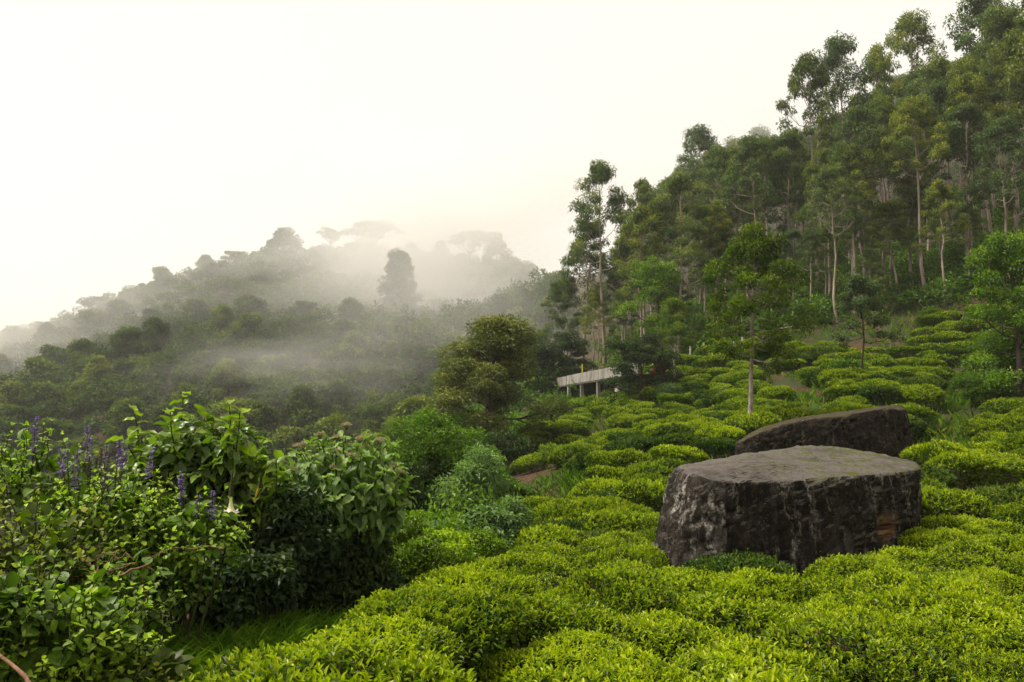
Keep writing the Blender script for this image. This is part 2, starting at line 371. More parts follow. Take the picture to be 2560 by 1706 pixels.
def boulder(name, label, top, bot, mat, seed, N=200, M=46, K=26, rim=.07, amp=1.0, strata=None, bulge=.10):
    T = loop_pts(top, N); B = loop_pts(bot, N); ct = T.mean(0); cb = B.mean(0)
    base = np.array([cb[0], cb[1], B[:, 2].min()])
    rows = []
    for s in np.linspace(0, 1, M):
        P = B * (1 - s) + T * s
        c = cb * (1 - s) + ct * s
        k = 1 + bulge * math.sin(math.pi * min(1, s * 1.02)) * .5
        hr = max(0, (s - .82) / .18)
        inw = rim * (1 - math.sqrt(max(0, 1 - hr ** 2))) * 1.0
        dv = nrm(np.stack([P[:, 0] - c[0], P[:, 1] - c[1], 0 * P[:, 0]], -1))
        P = c + (P - c) * k; P[:, 2] = (B[:, 2] * (1 - s) + T[:, 2] * s)
        rows.append(P - dv * inw)
    rim_pts = rows[-1]
    for q in np.linspace(0, 1, K + 1)[1:]:
        P = rim_pts * (1 - q) + ct * q; P[:, 2] = rim_pts[:, 2] * (1 - q) + (ct[2] + .02) * q + .035 * math.sin(math.pi * q) ** .5
        rows.append(P)
    V = np.array(rows)                                   # (M+K, N, 3)
    # outward direction for the relief
    du = np.roll(V, -1, 1) - np.roll(V, 1, 1); dv = np.gradient(V, axis=0); nn = nrm(np.cross(du, dv))
    cen = V.reshape(-1, 3).mean(0); 
    if ((nn * (V - cen)).sum(-1) > 0).mean() < .5: nn = -nn
    q = V * 1.0
    side = np.clip(1 - nn[..., 2], 0, 1)
    disp = .075 * fbm(q * .75, 2, seed) + .035 * fbm(q * 2.3, 3, seed + 9) + .036 * fbm(q * 7, 4, seed + 20) + .013 * fbm(q * 30, 2, seed + 31)
    led = np.abs(fbm(q * np.array([1.1, 1.1, 2.6]), 3, seed + 40)); disp = disp - .05 * np.exp(-(led / .05) ** 2) * (0.4 + .6 * side)
    if strata is not None:
        w = np.exp(-(((V - np.array(strata)) / np.array([.75, 1.2, .5])) ** 2).sum(-1))
        zz = V[..., 2] * 13 + .8 * fbm(q * 1.3, 2, 5); disp = disp + w * .07 * (np.abs((zz % 1) - .5) * 2 - .6) * side
    fade = np.ones(V.shape[:2]); fade[-8:] = np.linspace(1, 0, 8)[:, None]
    flat_top = np.clip((nn[..., 2] - .45) / .4, 0, 1); fine = .018 * fbm(q * 8, 3, seed + 20) + .008 * fbm(q * 30, 2, seed + 31)
    disp = disp * (1 - .7 * flat_top) + fine * flat_top * .7
    V = V + nn * (disp * amp * fade)[..., None]
    g = Geo(); n = N; rws = V.shape[0]; i = np.arange(rws - 1)[:, None] * n; j = np.arange(n)[None]; j2 = (j + 1) % n
    Q = np.stack([i + j, i + j2, i + n + j2, i + n + j], -1).reshape(-1, 4)
    g.add(V, Q=Q)
    o = solo(name, g.mesh(name, mat, True, base), label, 'boulder', base)
    return o, V
def under(p, extra=.45):
    return np.array([p[0], p[1], Z(p[0], p[1]) - extra])
top1 = [at(1721, 1182, 12.2), at(1800, 1208, 11.95), at(1942, 1207, 12.3), at(2160, 1190, 13.0), at(2320, 1176, 14.2), at(2300, 1153, 15.4), at(2168, 1130, 16.7), at(2053, 1111, 17.0), at(1850, 1136, 15.6), at(1672, 1166, 13.8)]
bot1 = [at(1668, 1416, 11.9), at(1790, 1420, 11.85), at(1950, 1410, 12.15), at(2130, 1385, 12.7), at(2262, 1335, 13.9), at(2270, 1310, 15.2), at(2180, 1260, 16.7), at(2053, 1250, 17.0), at(1820, 1290, 15.6), at(1612, 1405, 13.5)]
bot1 = [np.array([p[0], p[1], min(p[2], Z(p[0], p[1])) - .3]) for p in bot1]
cb1 = np.mean(loop_pts(bot1, 200), 0); base1z = min(p[2] for p in bot1)
wp = at(2215, 1322, 13.35)
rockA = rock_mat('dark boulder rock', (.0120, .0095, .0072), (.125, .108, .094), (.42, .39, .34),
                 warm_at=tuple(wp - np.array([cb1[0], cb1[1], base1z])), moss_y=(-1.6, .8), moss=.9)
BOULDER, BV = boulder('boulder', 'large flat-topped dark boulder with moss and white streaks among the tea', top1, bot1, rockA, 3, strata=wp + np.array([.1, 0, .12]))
top2 = [at(1830, 1112, 22.3), at(1905, 1078, 22.0), at(1990, 1052, 21.9), at(2110, 1040, 21.9), at(2225, 1020, 22.0), at(2262, 1026, 22.8), at(2258, 1010, 25.0), at(2110, 1030, 25.2), at(1985, 1044, 25.2), at(1880, 1074, 24.6)]
bot2 = [np.array([p[0], p[1] - .1, Z(p[0], p[1]) - .7]) for p in top2]
bot2[5][0] += .2; bot2[6][0] += .15; bot2[4][0] += .12
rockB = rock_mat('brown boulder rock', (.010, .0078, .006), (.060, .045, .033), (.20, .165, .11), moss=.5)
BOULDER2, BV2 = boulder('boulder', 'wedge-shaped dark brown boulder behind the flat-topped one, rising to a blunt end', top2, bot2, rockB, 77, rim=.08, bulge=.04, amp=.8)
def small_rock(label, px, py, d, w, h, seed):
    p = at(px, py, d); c = np.array([p[0], p[1], Z(p[0], p[1])]); a = np.linspace(0, 2 * math.pi, 8, endpoint=False); r = np.random.default_rng(seed)
    tp = [c + np.array([math.cos(t) * w * .4 * r.uniform(.7, 1.2), math.sin(t) * w * .35, h * r.uniform(.6, 1)]) for t in a]
    bt = [c + np.array([math.cos(t) * w * .55, math.sin(t) * w * .5, -.2]) for t in a]
    boulder('rock', label, tp, bt, rockS, seed, N=60, M=16, K=8, rim=.1, amp=.6)
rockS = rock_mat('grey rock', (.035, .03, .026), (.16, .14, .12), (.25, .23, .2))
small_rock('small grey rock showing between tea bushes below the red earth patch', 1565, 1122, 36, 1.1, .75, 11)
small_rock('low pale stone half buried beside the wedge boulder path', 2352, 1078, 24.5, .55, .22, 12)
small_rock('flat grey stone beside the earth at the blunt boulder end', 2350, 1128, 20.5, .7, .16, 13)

# ------------------------------------------------------------------ tea
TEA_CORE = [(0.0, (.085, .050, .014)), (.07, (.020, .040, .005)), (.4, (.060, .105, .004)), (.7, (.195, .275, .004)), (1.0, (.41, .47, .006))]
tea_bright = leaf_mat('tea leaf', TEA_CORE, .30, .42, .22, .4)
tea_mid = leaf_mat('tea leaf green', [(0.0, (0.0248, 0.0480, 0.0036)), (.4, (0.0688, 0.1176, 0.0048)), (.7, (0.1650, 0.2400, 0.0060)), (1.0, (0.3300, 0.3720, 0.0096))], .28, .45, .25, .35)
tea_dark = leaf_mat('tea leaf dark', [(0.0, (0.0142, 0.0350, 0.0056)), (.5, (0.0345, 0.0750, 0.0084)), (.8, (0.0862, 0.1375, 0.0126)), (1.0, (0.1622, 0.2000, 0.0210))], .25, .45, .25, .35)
twig_mat = bark_mat('tea wood', (.05, .035, .025), (.10, .075, .055), (.16, .13, .10), 12)
def tea_geo(seed, n_side, n_top, L, tmpl, rr=.78, h=.80):
    """a plucked tea bush: flat dome, upright fresh shoots on the table, older leaves down the skirt"""
    r = np.random.default_rng(seed); g = Geo()
    def surf(u, a):   # u: 0 centre .. 1 rim
        lob = 1 + .10 * np.sin(3 * a + seed) + .07 * np.sin(5 * a + 2 * seed)
        x = rr * lob * u * np.cos(a); y = rr * lob * u * np.sin(a)
        z = h * (1 - .32 * u ** 3.4) + .07 * fbm(np.stack([x, y, 0 * x + seed], -1) * 2.6, 3, seed)
        return np.stack([x, y, z], -1)
    # table shoots: three or four leaves each, spread from one tip
    ns = n_top // 4; u = np.sqrt(r.uniform(0, 1.0, ns)); a = r.uniform(0, 2 * math.pi, ns); tip = surf(u, a)
    tip[:, 2] += r.normal(0, .022, ns) - .02
    age = np.clip(r.normal(.62, .2, ns) + .22 * fbm(tip * 3.1, 2, seed + 3), 0, 1)
    for k in range(4):
        az = r.uniform(0, 2 * math.pi, ns); el = np.radians([72, 52, 36, 18][k] + r.normal(0, 14, ns))
        D = np.stack([np.cos(az) * np.cos(el), np.sin(az) * np.cos(el), np.sin(el)], -1)
        D += .35 * np.stack([np.cos(a) * u ** 2, np.sin(a) * u ** 2, 0 * u], -1)
        N = np.stack([-np.cos(az) * .4, -np.sin(az) * .4, np.ones(ns)], -1) + r.normal(0, .25, (ns, 3))
        P = tip + np.stack([0 * u, 0 * u, -.018 * k + 0 * u], -1) + r.normal(0, .006, (ns, 3))
        ll = L * r.uniform(.75, 1.15, ns) * [.8, 1, 1.1, 1.15][k]
        leaves(g, P, D, N, ll, ll * r.uniform(.36, .46, ns), tmpl, np.where(r.random(ns) < .012, 0, np.clip(age + [.28, .12, -.05, -.22][k] + r.normal(0, .07, ns), .02, 1)))
    # skirt and inner leaves
    u = r.uniform(.72, 1.04, n_side) ; a = r.uniform(0, 2 * math.pi, n_side); P = surf(u, a)
    f = r.uniform(0, 1, n_side) ** 1.2; P[:, 2] = P[:, 2] * (1 - f) + .10 * f; sh = 1 - .28 * f ** 1.5; P[:, :2] *= sh[:, None] * r.uniform(.9, 1.03, (n_side, 1))
    D = np.stack([np.cos(a), np.sin(a), r.uniform(-.5, .9, n_side)], -1) + r.normal(0, .45, (n_side, 3)); N = np.array([0, 0, 1.0]) + r.normal(0, .4, (n_side, 3)) + .5 * np.stack([np.cos(a), np.sin(a), 0 * a], -1)
    ll = L * r.uniform(.8, 1.3, n_side)
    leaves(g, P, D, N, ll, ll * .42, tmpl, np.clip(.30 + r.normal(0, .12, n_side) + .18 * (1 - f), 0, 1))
    ni = n_top // 3; u = np.sqrt(r.uniform(0, .95, ni)); a = r.uniform(0, 2 * math.pi, ni); P = surf(u, a); P[:, 2] -= r.uniform(.05, .2, ni)
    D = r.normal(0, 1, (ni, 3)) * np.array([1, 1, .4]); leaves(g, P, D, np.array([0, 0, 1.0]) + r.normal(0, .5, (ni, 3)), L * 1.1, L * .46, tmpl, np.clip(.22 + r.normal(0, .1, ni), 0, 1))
    w = Geo()
    for k in range(9):
        az = r.uniform(0, 2 * math.pi); q = r.uniform(.2, .75) * rr
        tube(w, curve((.04 * math.cos(az), .04 * math.sin(az), -.15), (q * math.cos(az), q * math.sin(az), h * .8), 5, (0, 0, -.06), r, .02), [.022, .018, .014, .01, .005], 5)
    return g, w
TEA_NEAR = []; TEA_FAR = []
for s in range(5):
    g, w = tea_geo(100 + s, 2200, 5600, .054, LEAF8)
    TEA_NEAR.append((g.mesh('tea_foliage_near', tea_bright), w.mesh('tea_stem', twig_mat, True)))
for s in range(5):
    g, w = tea_geo(140 + s, 1300, 2400, .092, LEAF2, .80, .82)
    TEA_FAR.append((g, w.mesh('tea_stem', twig_mat, True)))
def far_mesh(i, mat): return TEA_FAR[i][0].mesh('tea_foliage', mat)
TEA_FARM = {k: [far_mesh(i, m) for i in range(5)] for k, m in (('bright', tea_bright), ('mid', tea_mid), ('dark', tea_dark))}
TEA_NEARM = {'bright': [m for m, _ in TEA_NEAR]}
for k, mm in (('mid', tea_mid), ('dark', tea_dark)):
    L_ = []
    for m, _ in TEA_NEAR[:3]:
        c = m.copy(); c.materials.clear(); c.materials.append(mm); L_.append(c)
    TEA_NEARM[k] = L_

LEFT_EDGE = np.array([(0, -1.2), (3.6, -1.35), (4.4, -1.5), (5.0, -1.3), (6.0, -1.45), (6.8, -1.5), (7.4, -1.0), (9.0, -.95), (12, -.5), (16, .05), (22, .2), (30, .2), (36, -.6), (44, .8), (52, 2.2), (58, 4.0), (64, 6)])
FAR_EDGE = np.array([(0, 60), (5, 60), (12, 56), (18, 55), (24, 54), (30, 51), (40, 46)])
def in_poly(x, y, V):
    c = False; n = len(V)
    for i in range(n):
        a, b = V[i], V[i - 1]
        if (a[1] > y) != (b[1] > y) and x < (b[0] - a[0]) * (y - a[1]) / (b[1] - a[1]) + a[0]: c = not c
    return c
def grow_poly(P, e):
    P = np.asarray(P)[:, :2]; c = P.mean(0); return c + (P - c) * (1 + e / np.linalg.norm(P - c, axis=1, keepdims=True))
EX1 = grow_poly(bot1, .22); EX2 = grow_poly(bot2, .45)
PATHS = [[at(2040, 1060, 30)[:2], at(2010, 960, 36)[:2], at(1985, 930, 40)[:2], at(1950, 880, 47)[:2]],
         [at(2350, 1085, 23.5)[:2], at(2390, 970, 34)[:2], at(2400, 900, 42)[:2]],
         [at(1360, 1215, 24)[:2], at(1390, 1180, 28)[:2], at(1330, 1150, 30)[:2], at(1290, 1165, 28)[:2]],
         [at(1560, 1130, 34)[:2], at(1530, 1085, 40)[:2], at(1480, 1040, 48)[:2]],
         [at(1450, 1240, 22)[:2], at(1440, 1215, 24)[:2]]]
def path_dist(x, y):
    best = 9e9
    for P in PATHS:
        for a, b in zip(P[:-1], P[1:]):
            a = np.asarray(a); b = np.asarray(b); t = np.clip(((x - a[0]) * (b[0] - a[0]) + (y - a[1]) * (b[1] - a[1])) / max(1e-6, ((b - a) ** 2).sum()), 0, 1)
            best = min(best, math.hypot(x - a[0] - t * (b[0] - a[0]), y - a[1] - t * (b[1] - a[1])))
    return best
rng = np.random.default_rng(5)
bushes = []      # row, x, y, z, sx, sy, sz, rz, d, size
row = 0; y = 2.5
while y < 61:
    near = y < 17
    stepx = 1.12 if near else min(1.45, 1.18 + (y - 17) * .010); stepy = (1.02 if row % 3 else 1.2) if near else min(1.4, 1.06 + (y - 17) * .011)
    xl = np.interp(y, LEFT_EDGE[:, 0], LEFT_EDGE[:, 1]); xr = y * .70 + 1.5
    x = xl + .72 + (0 if near else rng.uniform(0, .5))
    got = False
    while x < xr:
        jx, jy = x + rng.normal(0, .17 if near else .22), y + rng.normal(0, .16 if near else .25)
        ok = jy < np.interp(jx, FAR_EDGE[:, 0], FAR_EDGE[:, 1]) and not in_poly(jx, jy, EX1) and not in_poly(jx, jy, EX2)
        if ok and y > 17 and path_dist(jx, jy) < (.75 if y < 30 else .95): ok = False
        if ok and not near and fbm(np.array([[jx * .09, jy * .12, 3.0]]), 3, 8)[0] > .62: ok = False
        if ok and 16.3 < jy < 22.6 and 1725 < 1280 + FPX * jx / jy < 2265: ok = False
        if ok and jx < .9 and jy < 1.2: ok = False
        if ok:
            s = rng.uniform(.85, 1.18) if near else rng.uniform(.82, 1.2)
            sx = s * (rng.uniform(.84, 1.0) if near else rng.uniform(.82, 1.08) * min(stepx, 1.4) / 1.25); sy = s * (rng.uniform(.72, .84) if near else stepy / 1.5)
            bushes.append([row, jx, jy, 0, sx, sy, s * (rng.uniform(.76, .94) if near else rng.uniform(.74, 1.02)), rng.uniform(-.25, .25) + rng.integers(0, 2) * math.pi, 0, 0]); got = True
        x += stepx * rng.uniform(.92, 1.1)
    if got: row += 1
    y += stepy
B = np.array(bushes, float); B[:, 3] = Z(B[:, 1], B[:, 2]) - .03
bx, by, bd = proj(B[:, 1:4] + np.array([0, 0, .5])); rp = FPX / np.maximum(bd, .5)
keep = (bx + rp * 1.3 > 0) & (bx - rp * 1.3 < 2560) & (by - rp < 1706) & (bd > 1.2)
B = B[keep]; B[:, 8] = bd[keep]; B[:, 9] = rp[keep] * B[:, 4]
order = np.argsort(-B[:, 9]); solo_ids = set(order[:300].tolist())
print('tea bushes', len(B))
rows = sorted(set(B[:, 0].astype(int)))
rest = Geo()
def place_tea(i, label):
    r_, x, y, z, sx, sy, sz, rz, d, _ = B[i]
    pr = np.random.default_rng(9000 + i)
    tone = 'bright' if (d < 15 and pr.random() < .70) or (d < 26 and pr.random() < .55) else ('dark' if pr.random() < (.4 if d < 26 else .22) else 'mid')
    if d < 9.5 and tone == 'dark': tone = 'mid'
    slope = math.atan2(Z(x, y + .6) - Z(x, y - .6), 1.2)
    tx = math.atan2(Z(x + .6, y) - Z(x - .6, y), 1.2)
    near = d < 15
    o = thing('tea_bush', label % {'bright': 'bright yellow-green', 'mid': 'mid-green', 'dark': 'dark olive'}[tone], 'tea bush', (x, y, z), 0, (sx, sy, sz), 'clipped tea bushes of the plantation')
    o.rotation_euler = (slope * .8, -tx * .8, rz)
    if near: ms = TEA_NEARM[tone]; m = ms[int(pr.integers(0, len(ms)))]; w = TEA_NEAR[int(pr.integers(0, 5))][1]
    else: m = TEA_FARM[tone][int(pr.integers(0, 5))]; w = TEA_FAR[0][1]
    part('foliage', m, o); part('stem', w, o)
    return o, tone
tea_near_objs = []
for k, rw in enumerate(rows):
    ids = [i for i in np.argsort(B[:, 1]) if int(B[i, 0]) == rw]
    n = 0
    for i in ids:
        if i in solo_ids:
            n += 1
            lab = 'clipped %s tea bush, ' + f'{ordw(n)} from the left in the {ordw(k + 1)} row up the slope'
            o, tone = place_tea(i, lab)
            if B[i, 8] < 8: tea_near_objs.append((o, tone, B[i]))
        else:
            r_, x, y, z, sx, sy, sz, rz, d, _ = B[i]
            g = TEA_FAR[int(i) % 5][0]; V = np.concatenate(g.V); T = np.concatenate(g.T); C = np.concatenate(g.C)
            sel = np.random.default_rng(int(i)).random(len(T) // 2) < .42; nl = np.nonzero(sel)[0]
            vi = (nl[:, None] * 4 + np.arange(4)[None]).ravel(); Vs = V[vi].reshape(-1, 4, 3); c0 = Vs.mean(1, keepdims=True); Vs = c0 + (Vs - c0) * 1.5
            Vs = Vs.reshape(-1, 3) * np.array([sx, sy, sz]); cr, sr = math.cos(rz), math.sin(rz)
            Vw = np.stack([x + Vs[:, 0] * cr - Vs[:, 1] * sr, y + Vs[:, 0] * sr + Vs[:, 1] * cr, z + Vs[:, 2]], -1)
            Tn = LEAF2[1][None] + (np.arange(len(nl)) * 4)[:, None, None]
            rest.add(Vw, T=Tn.reshape(-1, 3), tint=np.clip(C[vi] - .08 + .1 * math.sin(i * 12.9), 0, 1))
if rest.n:
    o = part('distant_tea_foliage', rest.mesh('distant_tea_foliage', tea_mid), kind='stuff'); o['label'] = 'farther clipped tea bushes climbing towards the trees'
# ------------------------------------------------------------------ trees
bark_euc = bark_mat('eucalyptus bark', (.15, .11, .085), (.33, .26, .21), (.52, .45, .39), 1.6, (1, 1, .18))
bark_pale = bark_mat('pale bark', (.16, .12, .095), (.34, .28, .23), (.48, .42, .36), 5, (1, 1, .6))
bark_dark = bark_mat('dark bark', (.035, .026, .02), (.075, .055, .042), (.12, .095, .075), 4)
lf_euc = leaf_mat('eucalyptus leaf', [(0, (0.0443, 0.0737, 0.0289)), (.45, (0.0891, 0.1344, 0.0447)), (.75, (0.1732, 0.2123, 0.0543)), (1, (0.2970, 0.2926, 0.0639))], .22, .5, .35, .4)
lf_euc2 = leaf_mat('eucalyptus leaf warm', [(0, (0.0513, 0.0797, 0.0184)), (.45, (0.1154, 0.1546, 0.0276)), (.75, (0.2435, 0.2619, 0.0336)), (1, (0.3846, 0.3489, 0.0459))], .22, .5, .35, .4)
lf_hill = leaf_mat('hill leaf', [(0, (0.0322, 0.0544, 0.0124)), (.4, (0.0645, 0.1015, 0.0173)), (.7, (0.1312, 0.1723, 0.0222)), (1, (0.2421, 0.2539, 0.0371))], .2, .6, .75, .2)
lf_rust = leaf_mat('rust leaf', [(0, (0.0728, 0.0856, 0.0215)), (.4, (0.1455, 0.1654, 0.0358)), (.7, (0.2669, 0.2567, 0.0536)), (1, (0.4122, 0.3421, 0.0804))], .2, .55, .3, .3)
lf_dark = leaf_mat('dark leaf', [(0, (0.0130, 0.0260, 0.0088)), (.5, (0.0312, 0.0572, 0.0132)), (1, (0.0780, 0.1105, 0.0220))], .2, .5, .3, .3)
lf_green = leaf_mat('green leaf', [(0, (0.0335, 0.0654, 0.0080)), (.45, (0.0782, 0.1512, 0.0120)), (.75, (0.1676, 0.2665, 0.0160)), (1, (0.2981, 0.3781, 0.0250))], .28, .5, .25, .35)
lf_yel = leaf_mat('yellow green leaf', [(0, (0.0309, 0.0538, 0.0060)), (.45, (0.0833, 0.1317, 0.0090)), (.75, (0.1785, 0.2352, 0.0120)), (1, (0.2856, 0.3360, 0.0200))], .32, .5, .25, .35)
lf_silver = leaf_mat('silvery leaf', [(0, (0.0561, 0.0931, 0.0304)), (.45, (0.1214, 0.2036, 0.0621)), (.75, (0.2429, 0.3494, 0.1173)), (1, (0.4111, 0.5240, 0.1932))], .25, .5, .25, .35)
lf_vivid = leaf_mat('vivid leaf', [(0, (0.0463, 0.0718, 0.0036)), (.45, (0.1127, 0.1887, 0.0060)), (.75, (0.2485, 0.3594, 0.0096)), (1, (0.4637, 0.5391, 0.0180))], .3, .45, .25, .35)
lf_red = leaf_mat('red leaf', [(0, (.05, .008, .012)), (.5, (.12, .014, .024)), (1, (.22, .03, .05))], .25, .5, .2, .3)

def clump(g, r, c, R, n, L, W, flat=.7, droop=.35, tmpl=LEAF2, lift=0.0, tone=0.0):
    d = sphere_dirs(r, n, -.55); rad = R * r.uniform(.2, 1.08, n) ** .5 * (1 + .25 * vnoise(d * 2.1 + c, 7))
    P = np.asarray(c) + d * rad[:, None] * np.array([1, 1, flat]); P[:, 2] += lift
    D = d * .7 + r.normal(0, .6, (n, 3)); D[:, 2] -= droop
    N = d * .6 + np.array([0, 0, .8]) + r.normal(0, .45, (n, 3))
    top = np.clip(d[:, 2] * .5 + .5, 0, 1)  # bough tops brighter: young tips, plus lit-top and dark-underside contrast put into the tint
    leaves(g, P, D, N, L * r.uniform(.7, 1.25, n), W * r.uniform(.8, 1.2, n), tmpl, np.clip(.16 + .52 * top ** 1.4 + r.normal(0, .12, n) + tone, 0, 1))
def make_tree(seed, H, r0, lo, n_limb, limb_len, R, nleaf, L, W, leafm, barkm, el=(25, 60), flat=.7, droop=.35, lean=(0, 0), sub=2, wob=.012, top=True, fork=0, tmpl=LEAF2, side_clump=.6, smooth_top=1.0):
    r = np.random.default_rng(seed); wd = Geo(); lf = Geo()
    n = 12; s = np.linspace(0, 1, n); w = np.cumsum(r.normal(0, wob * H, (n, 2)), 0) * .5; w -= w[0]
    tr = np.stack([w[:, 0] + lean[0] * H * s ** 1.3, w[:, 1] + lean[1] * H * s ** 1.3, H * s], -1)
    tr[0, 2] = -.4
    rad = r0 * (1 - .88 * s ** .9); rad[0] *= 1.25
    tube(wd, tr, rad, 8)
    tp = lambda t: np.array([np.interp(t, s, tr[:, k]) for k in range(3)])
    az = r.uniform(0, 6.28)
    for i in range(n_limb):
        t = lo + (1 - lo) * ((i + r.uniform(0, .9)) / n_limb) ** .9 * .96
        az += 2.4 + r.normal(0, .5); e = math.radians(np.interp((t - lo) / (1 - lo), [0, 1], el) + r.normal(0, 9))
        ln = limb_len((t - lo) / (1 - lo)) * r.uniform(.75, 1.2)
        b = tp(t); d = np.array([math.cos(az) * math.cos(e), math.sin(az) * math.cos(e), math.sin(e)])
        tipp = b + d * ln; c = curve(b, tipp, 6, (0, 0, -.10 * ln), r, .02 * ln)
        rb = max(.02, np.interp(t, s, rad) * .55); tube(wd, c, np.linspace(rb, .018, 6), 5)
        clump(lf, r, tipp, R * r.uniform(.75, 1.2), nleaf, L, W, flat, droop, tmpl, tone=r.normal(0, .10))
        for k in range(sub):
            q = r.uniform(.45, .85); j = c[int(q * 5)]; d2 = nrm(d + r.normal(0, .55, 3) + np.array([0, 0, .15])); t2 = j + d2 * ln * r.uniform(.3, .55)
            tube(wd, curve(j, t2, 4), np.linspace(rb * .5, .012, 4), 4)
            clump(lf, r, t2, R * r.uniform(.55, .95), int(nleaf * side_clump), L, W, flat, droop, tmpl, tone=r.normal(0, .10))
    if top:
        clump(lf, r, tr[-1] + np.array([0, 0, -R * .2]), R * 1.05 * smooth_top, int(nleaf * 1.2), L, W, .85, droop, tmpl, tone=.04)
    return wd.mesh('trunk', barkm, True), lf.mesh('crown', leafm), H
def with_mat(mesh, mat):
    m = mesh.copy(); m.materials.clear(); m.materials.append(mat); return m
def place_tree(name, label, var, loc, H, rz=0.0, wide=1.0, group=None, cat='tree'):
    k = H / var[2]
    o = thing(name, label, cat, loc, rz, (k * wide, k * wide, k), group)
    part('trunk', var[0], o); part('crown', var[1], o); return o

EUC = []
for s in range(7):
    lo = [.40, .50, .56, .44, .54, .60, .42][s]
    EUC.append(make_tree(300 + s, 22, .26, lo, [26, 22, 19, 28, 23, 17, 24][s], (lambda q, s=s: (1.5 + 3.6 * (1 - q) ** .7) * [1, .95, .95, 1.05, .9, .9, 1][s]), [.95, .85, .9, .95, .85, .85, 1.0][s], 150, .36, .13,
                         lf_euc if s % 2 == 0 else lf_euc2, bark_euc, (22, 66), .8, .6, ((-.02, .02, .0, -.03, .03, .01, -.01)[s], 0), 3))
def ground_at(px, py, d):
    p = at(px, py, d); return np.array([p[0], p[1], Z(p[0], p[1])])
def euc(px, top_py, d, var, label, wide=1.0, rz=None, group='tall eucalyptus trees on the slope'):
    p = at(px, top_py, d); z = Z(p[0], p[1]); H = p[2] - z - .6
    place_tree('eucalyptus_tree', label, EUC[var], (p[0], p[1], z - .1), H, (px * .37) % 6.28 if rz is None else rz, wide, group)
    taken.append((p[0], p[1]))
taken = []
# trees one can point to, from the valley side up the slope
euc(1508, 415, 76, 0, 'tall slender eucalyptus with a lone tuft at its top, valley end of the stand', .85)
euc(1452, 560, 80, 3, 'leafy eucalyptus just below the lone-tufted one, over the valley side', .95)
euc(1405, 700, 82, 6, 'low rounded eucalyptus leaning out at the valley edge of the stand above the house', 1.15)
euc(1600, 462, 84, 1, 'eucalyptus with a rounded head next uphill from the lone-tufted tree', .9)
euc(1665, 450, 90, 4, 'broad-headed olive eucalyptus behind the dark rounded tree', 1.05)
euc(1740, 332, 92, 2, 'tall misty eucalyptus with an open crown, first high top uphill of the olive heads', .85)
euc(1838, 352, 100, 5, 'pale misty eucalyptus crown behind the open-crowned tall one', 1.0)
euc(1905, 325, 112, 2, 'faded eucalyptus crown half lost in mist on the skyline', .9)
euc(1725, 430, 118, 3, 'faint grey eucalyptus crown deep in the mist behind the olive heads', 1.1)
euc(2030, 150, 74, 5, 'tall eucalyptus with an airy crown, downhill one of the three skyline giants', .75)
euc(2108, 108, 76, 2, 'tallest airy eucalyptus with bare white trunk among three skyline giants', .75)
euc(2200, 135, 80, 1, 'tall eucalyptus with a forked head, uphill one of the three skyline giants', .8)
euc(2285, 50, 84, 5, 'eucalyptus with a high fan-shaped top standing clear above the forest', .85)
euc(2345, 160, 88, 4, 'eucalyptus crown just below and uphill of the fan-shaped top', .95)
euc(2440, -10, 72, 2, 'eucalyptus crown reaching the top edge of the photo near its corner', .9)
euc(2520, 30, 66, 4, 'dense eucalyptus filling the upper corner of the photo', 1.0)
euc(2590, -40, 60, 3, 'eucalyptus partly cut off by the photo edge at the upper corner', 1.0)
euc(1800, 380, 74, 6, 'eucalyptus with stacked rounded boughs in front of the pale misty crown', .95)
euc(1865, 420, 70, 3, 'eucalyptus with yellowish bough tips above the white-trunked field tree', .95)
euc(1960, 330, 68, 0, 'full-crowned eucalyptus standing below the airy giants', .9)
euc(2060, 380, 64, 1, 'eucalyptus of middle height in front of the white-trunked giant', .95)
euc(2270, 345, 60, 6, 'broad golden-green eucalyptus, foremost of the stand above the tea', 1.0)
euc(2150, 450, 61, 3, 'eucalyptus with drooping golden tips beside the foremost broad one', .95)
euc(2400, 260, 58, 0, 'dark tall eucalyptus uphill of the foremost broad one', 1.0)
euc(2500, 300, 54, 6, 'dark spreading eucalyptus near the photo edge above the bright bushy tree', 1.05)
euc(2020, 560, 59, 4, 'shorter eucalyptus at the forest edge above the upper tea rows', .95)
euc(2190, 620, 57, 0, 'low-crowned eucalyptus at the forest edge behind the small field tree', .8)
euc(1760, 520, 66, 4, 'slim eucalyptus with a reddish trunk behind the conical field tree', .9)
euc(1690, 560, 70, 0, 'eucalyptus with a leafy middle behind the dark rounded tree', .9)
euc(1560, 600, 78, 6, 'shorter eucalyptus tucked beneath the lone-tufted tree', .9)
euc(1480, 720, 74, 1, 'slender eucalyptus directly behind the concrete house roof', .9)
euc(1350, 820, 86, 6, 'low grey-green eucalyptus behind the brownish round tree', 1.2)
# shorter trees along the forest edge, their boughs hiding the trunks behind
rf = np.random.default_rng(19); edge = []
for k in range(17):
    px = 1560 + k * 61 + rf.uniform(-14, 14); base = np.interp(px, [1560, 1760, 1960, 2290, 2560], [930, 868, 812, 782, 735]); d = np.interp(px, [1560, 1760, 1960, 2290, 2560], [66, 60, 57, 54.5, 51]) + rf.uniform(0, 7)
    edge.append((px, base - rf.uniform(150, 360), d))
for k, (px, tpy, d) in enumerate(edge):
    euc(px, tpy, d, (6, 3, 0, 1, 4)[k % 5], f'shorter leafy eucalyptus along the forest edge, {ordw(k + 1)} from the valley side', rf.uniform(1.0, 1.35), None, 'shorter eucalyptus trees along the forest edge')
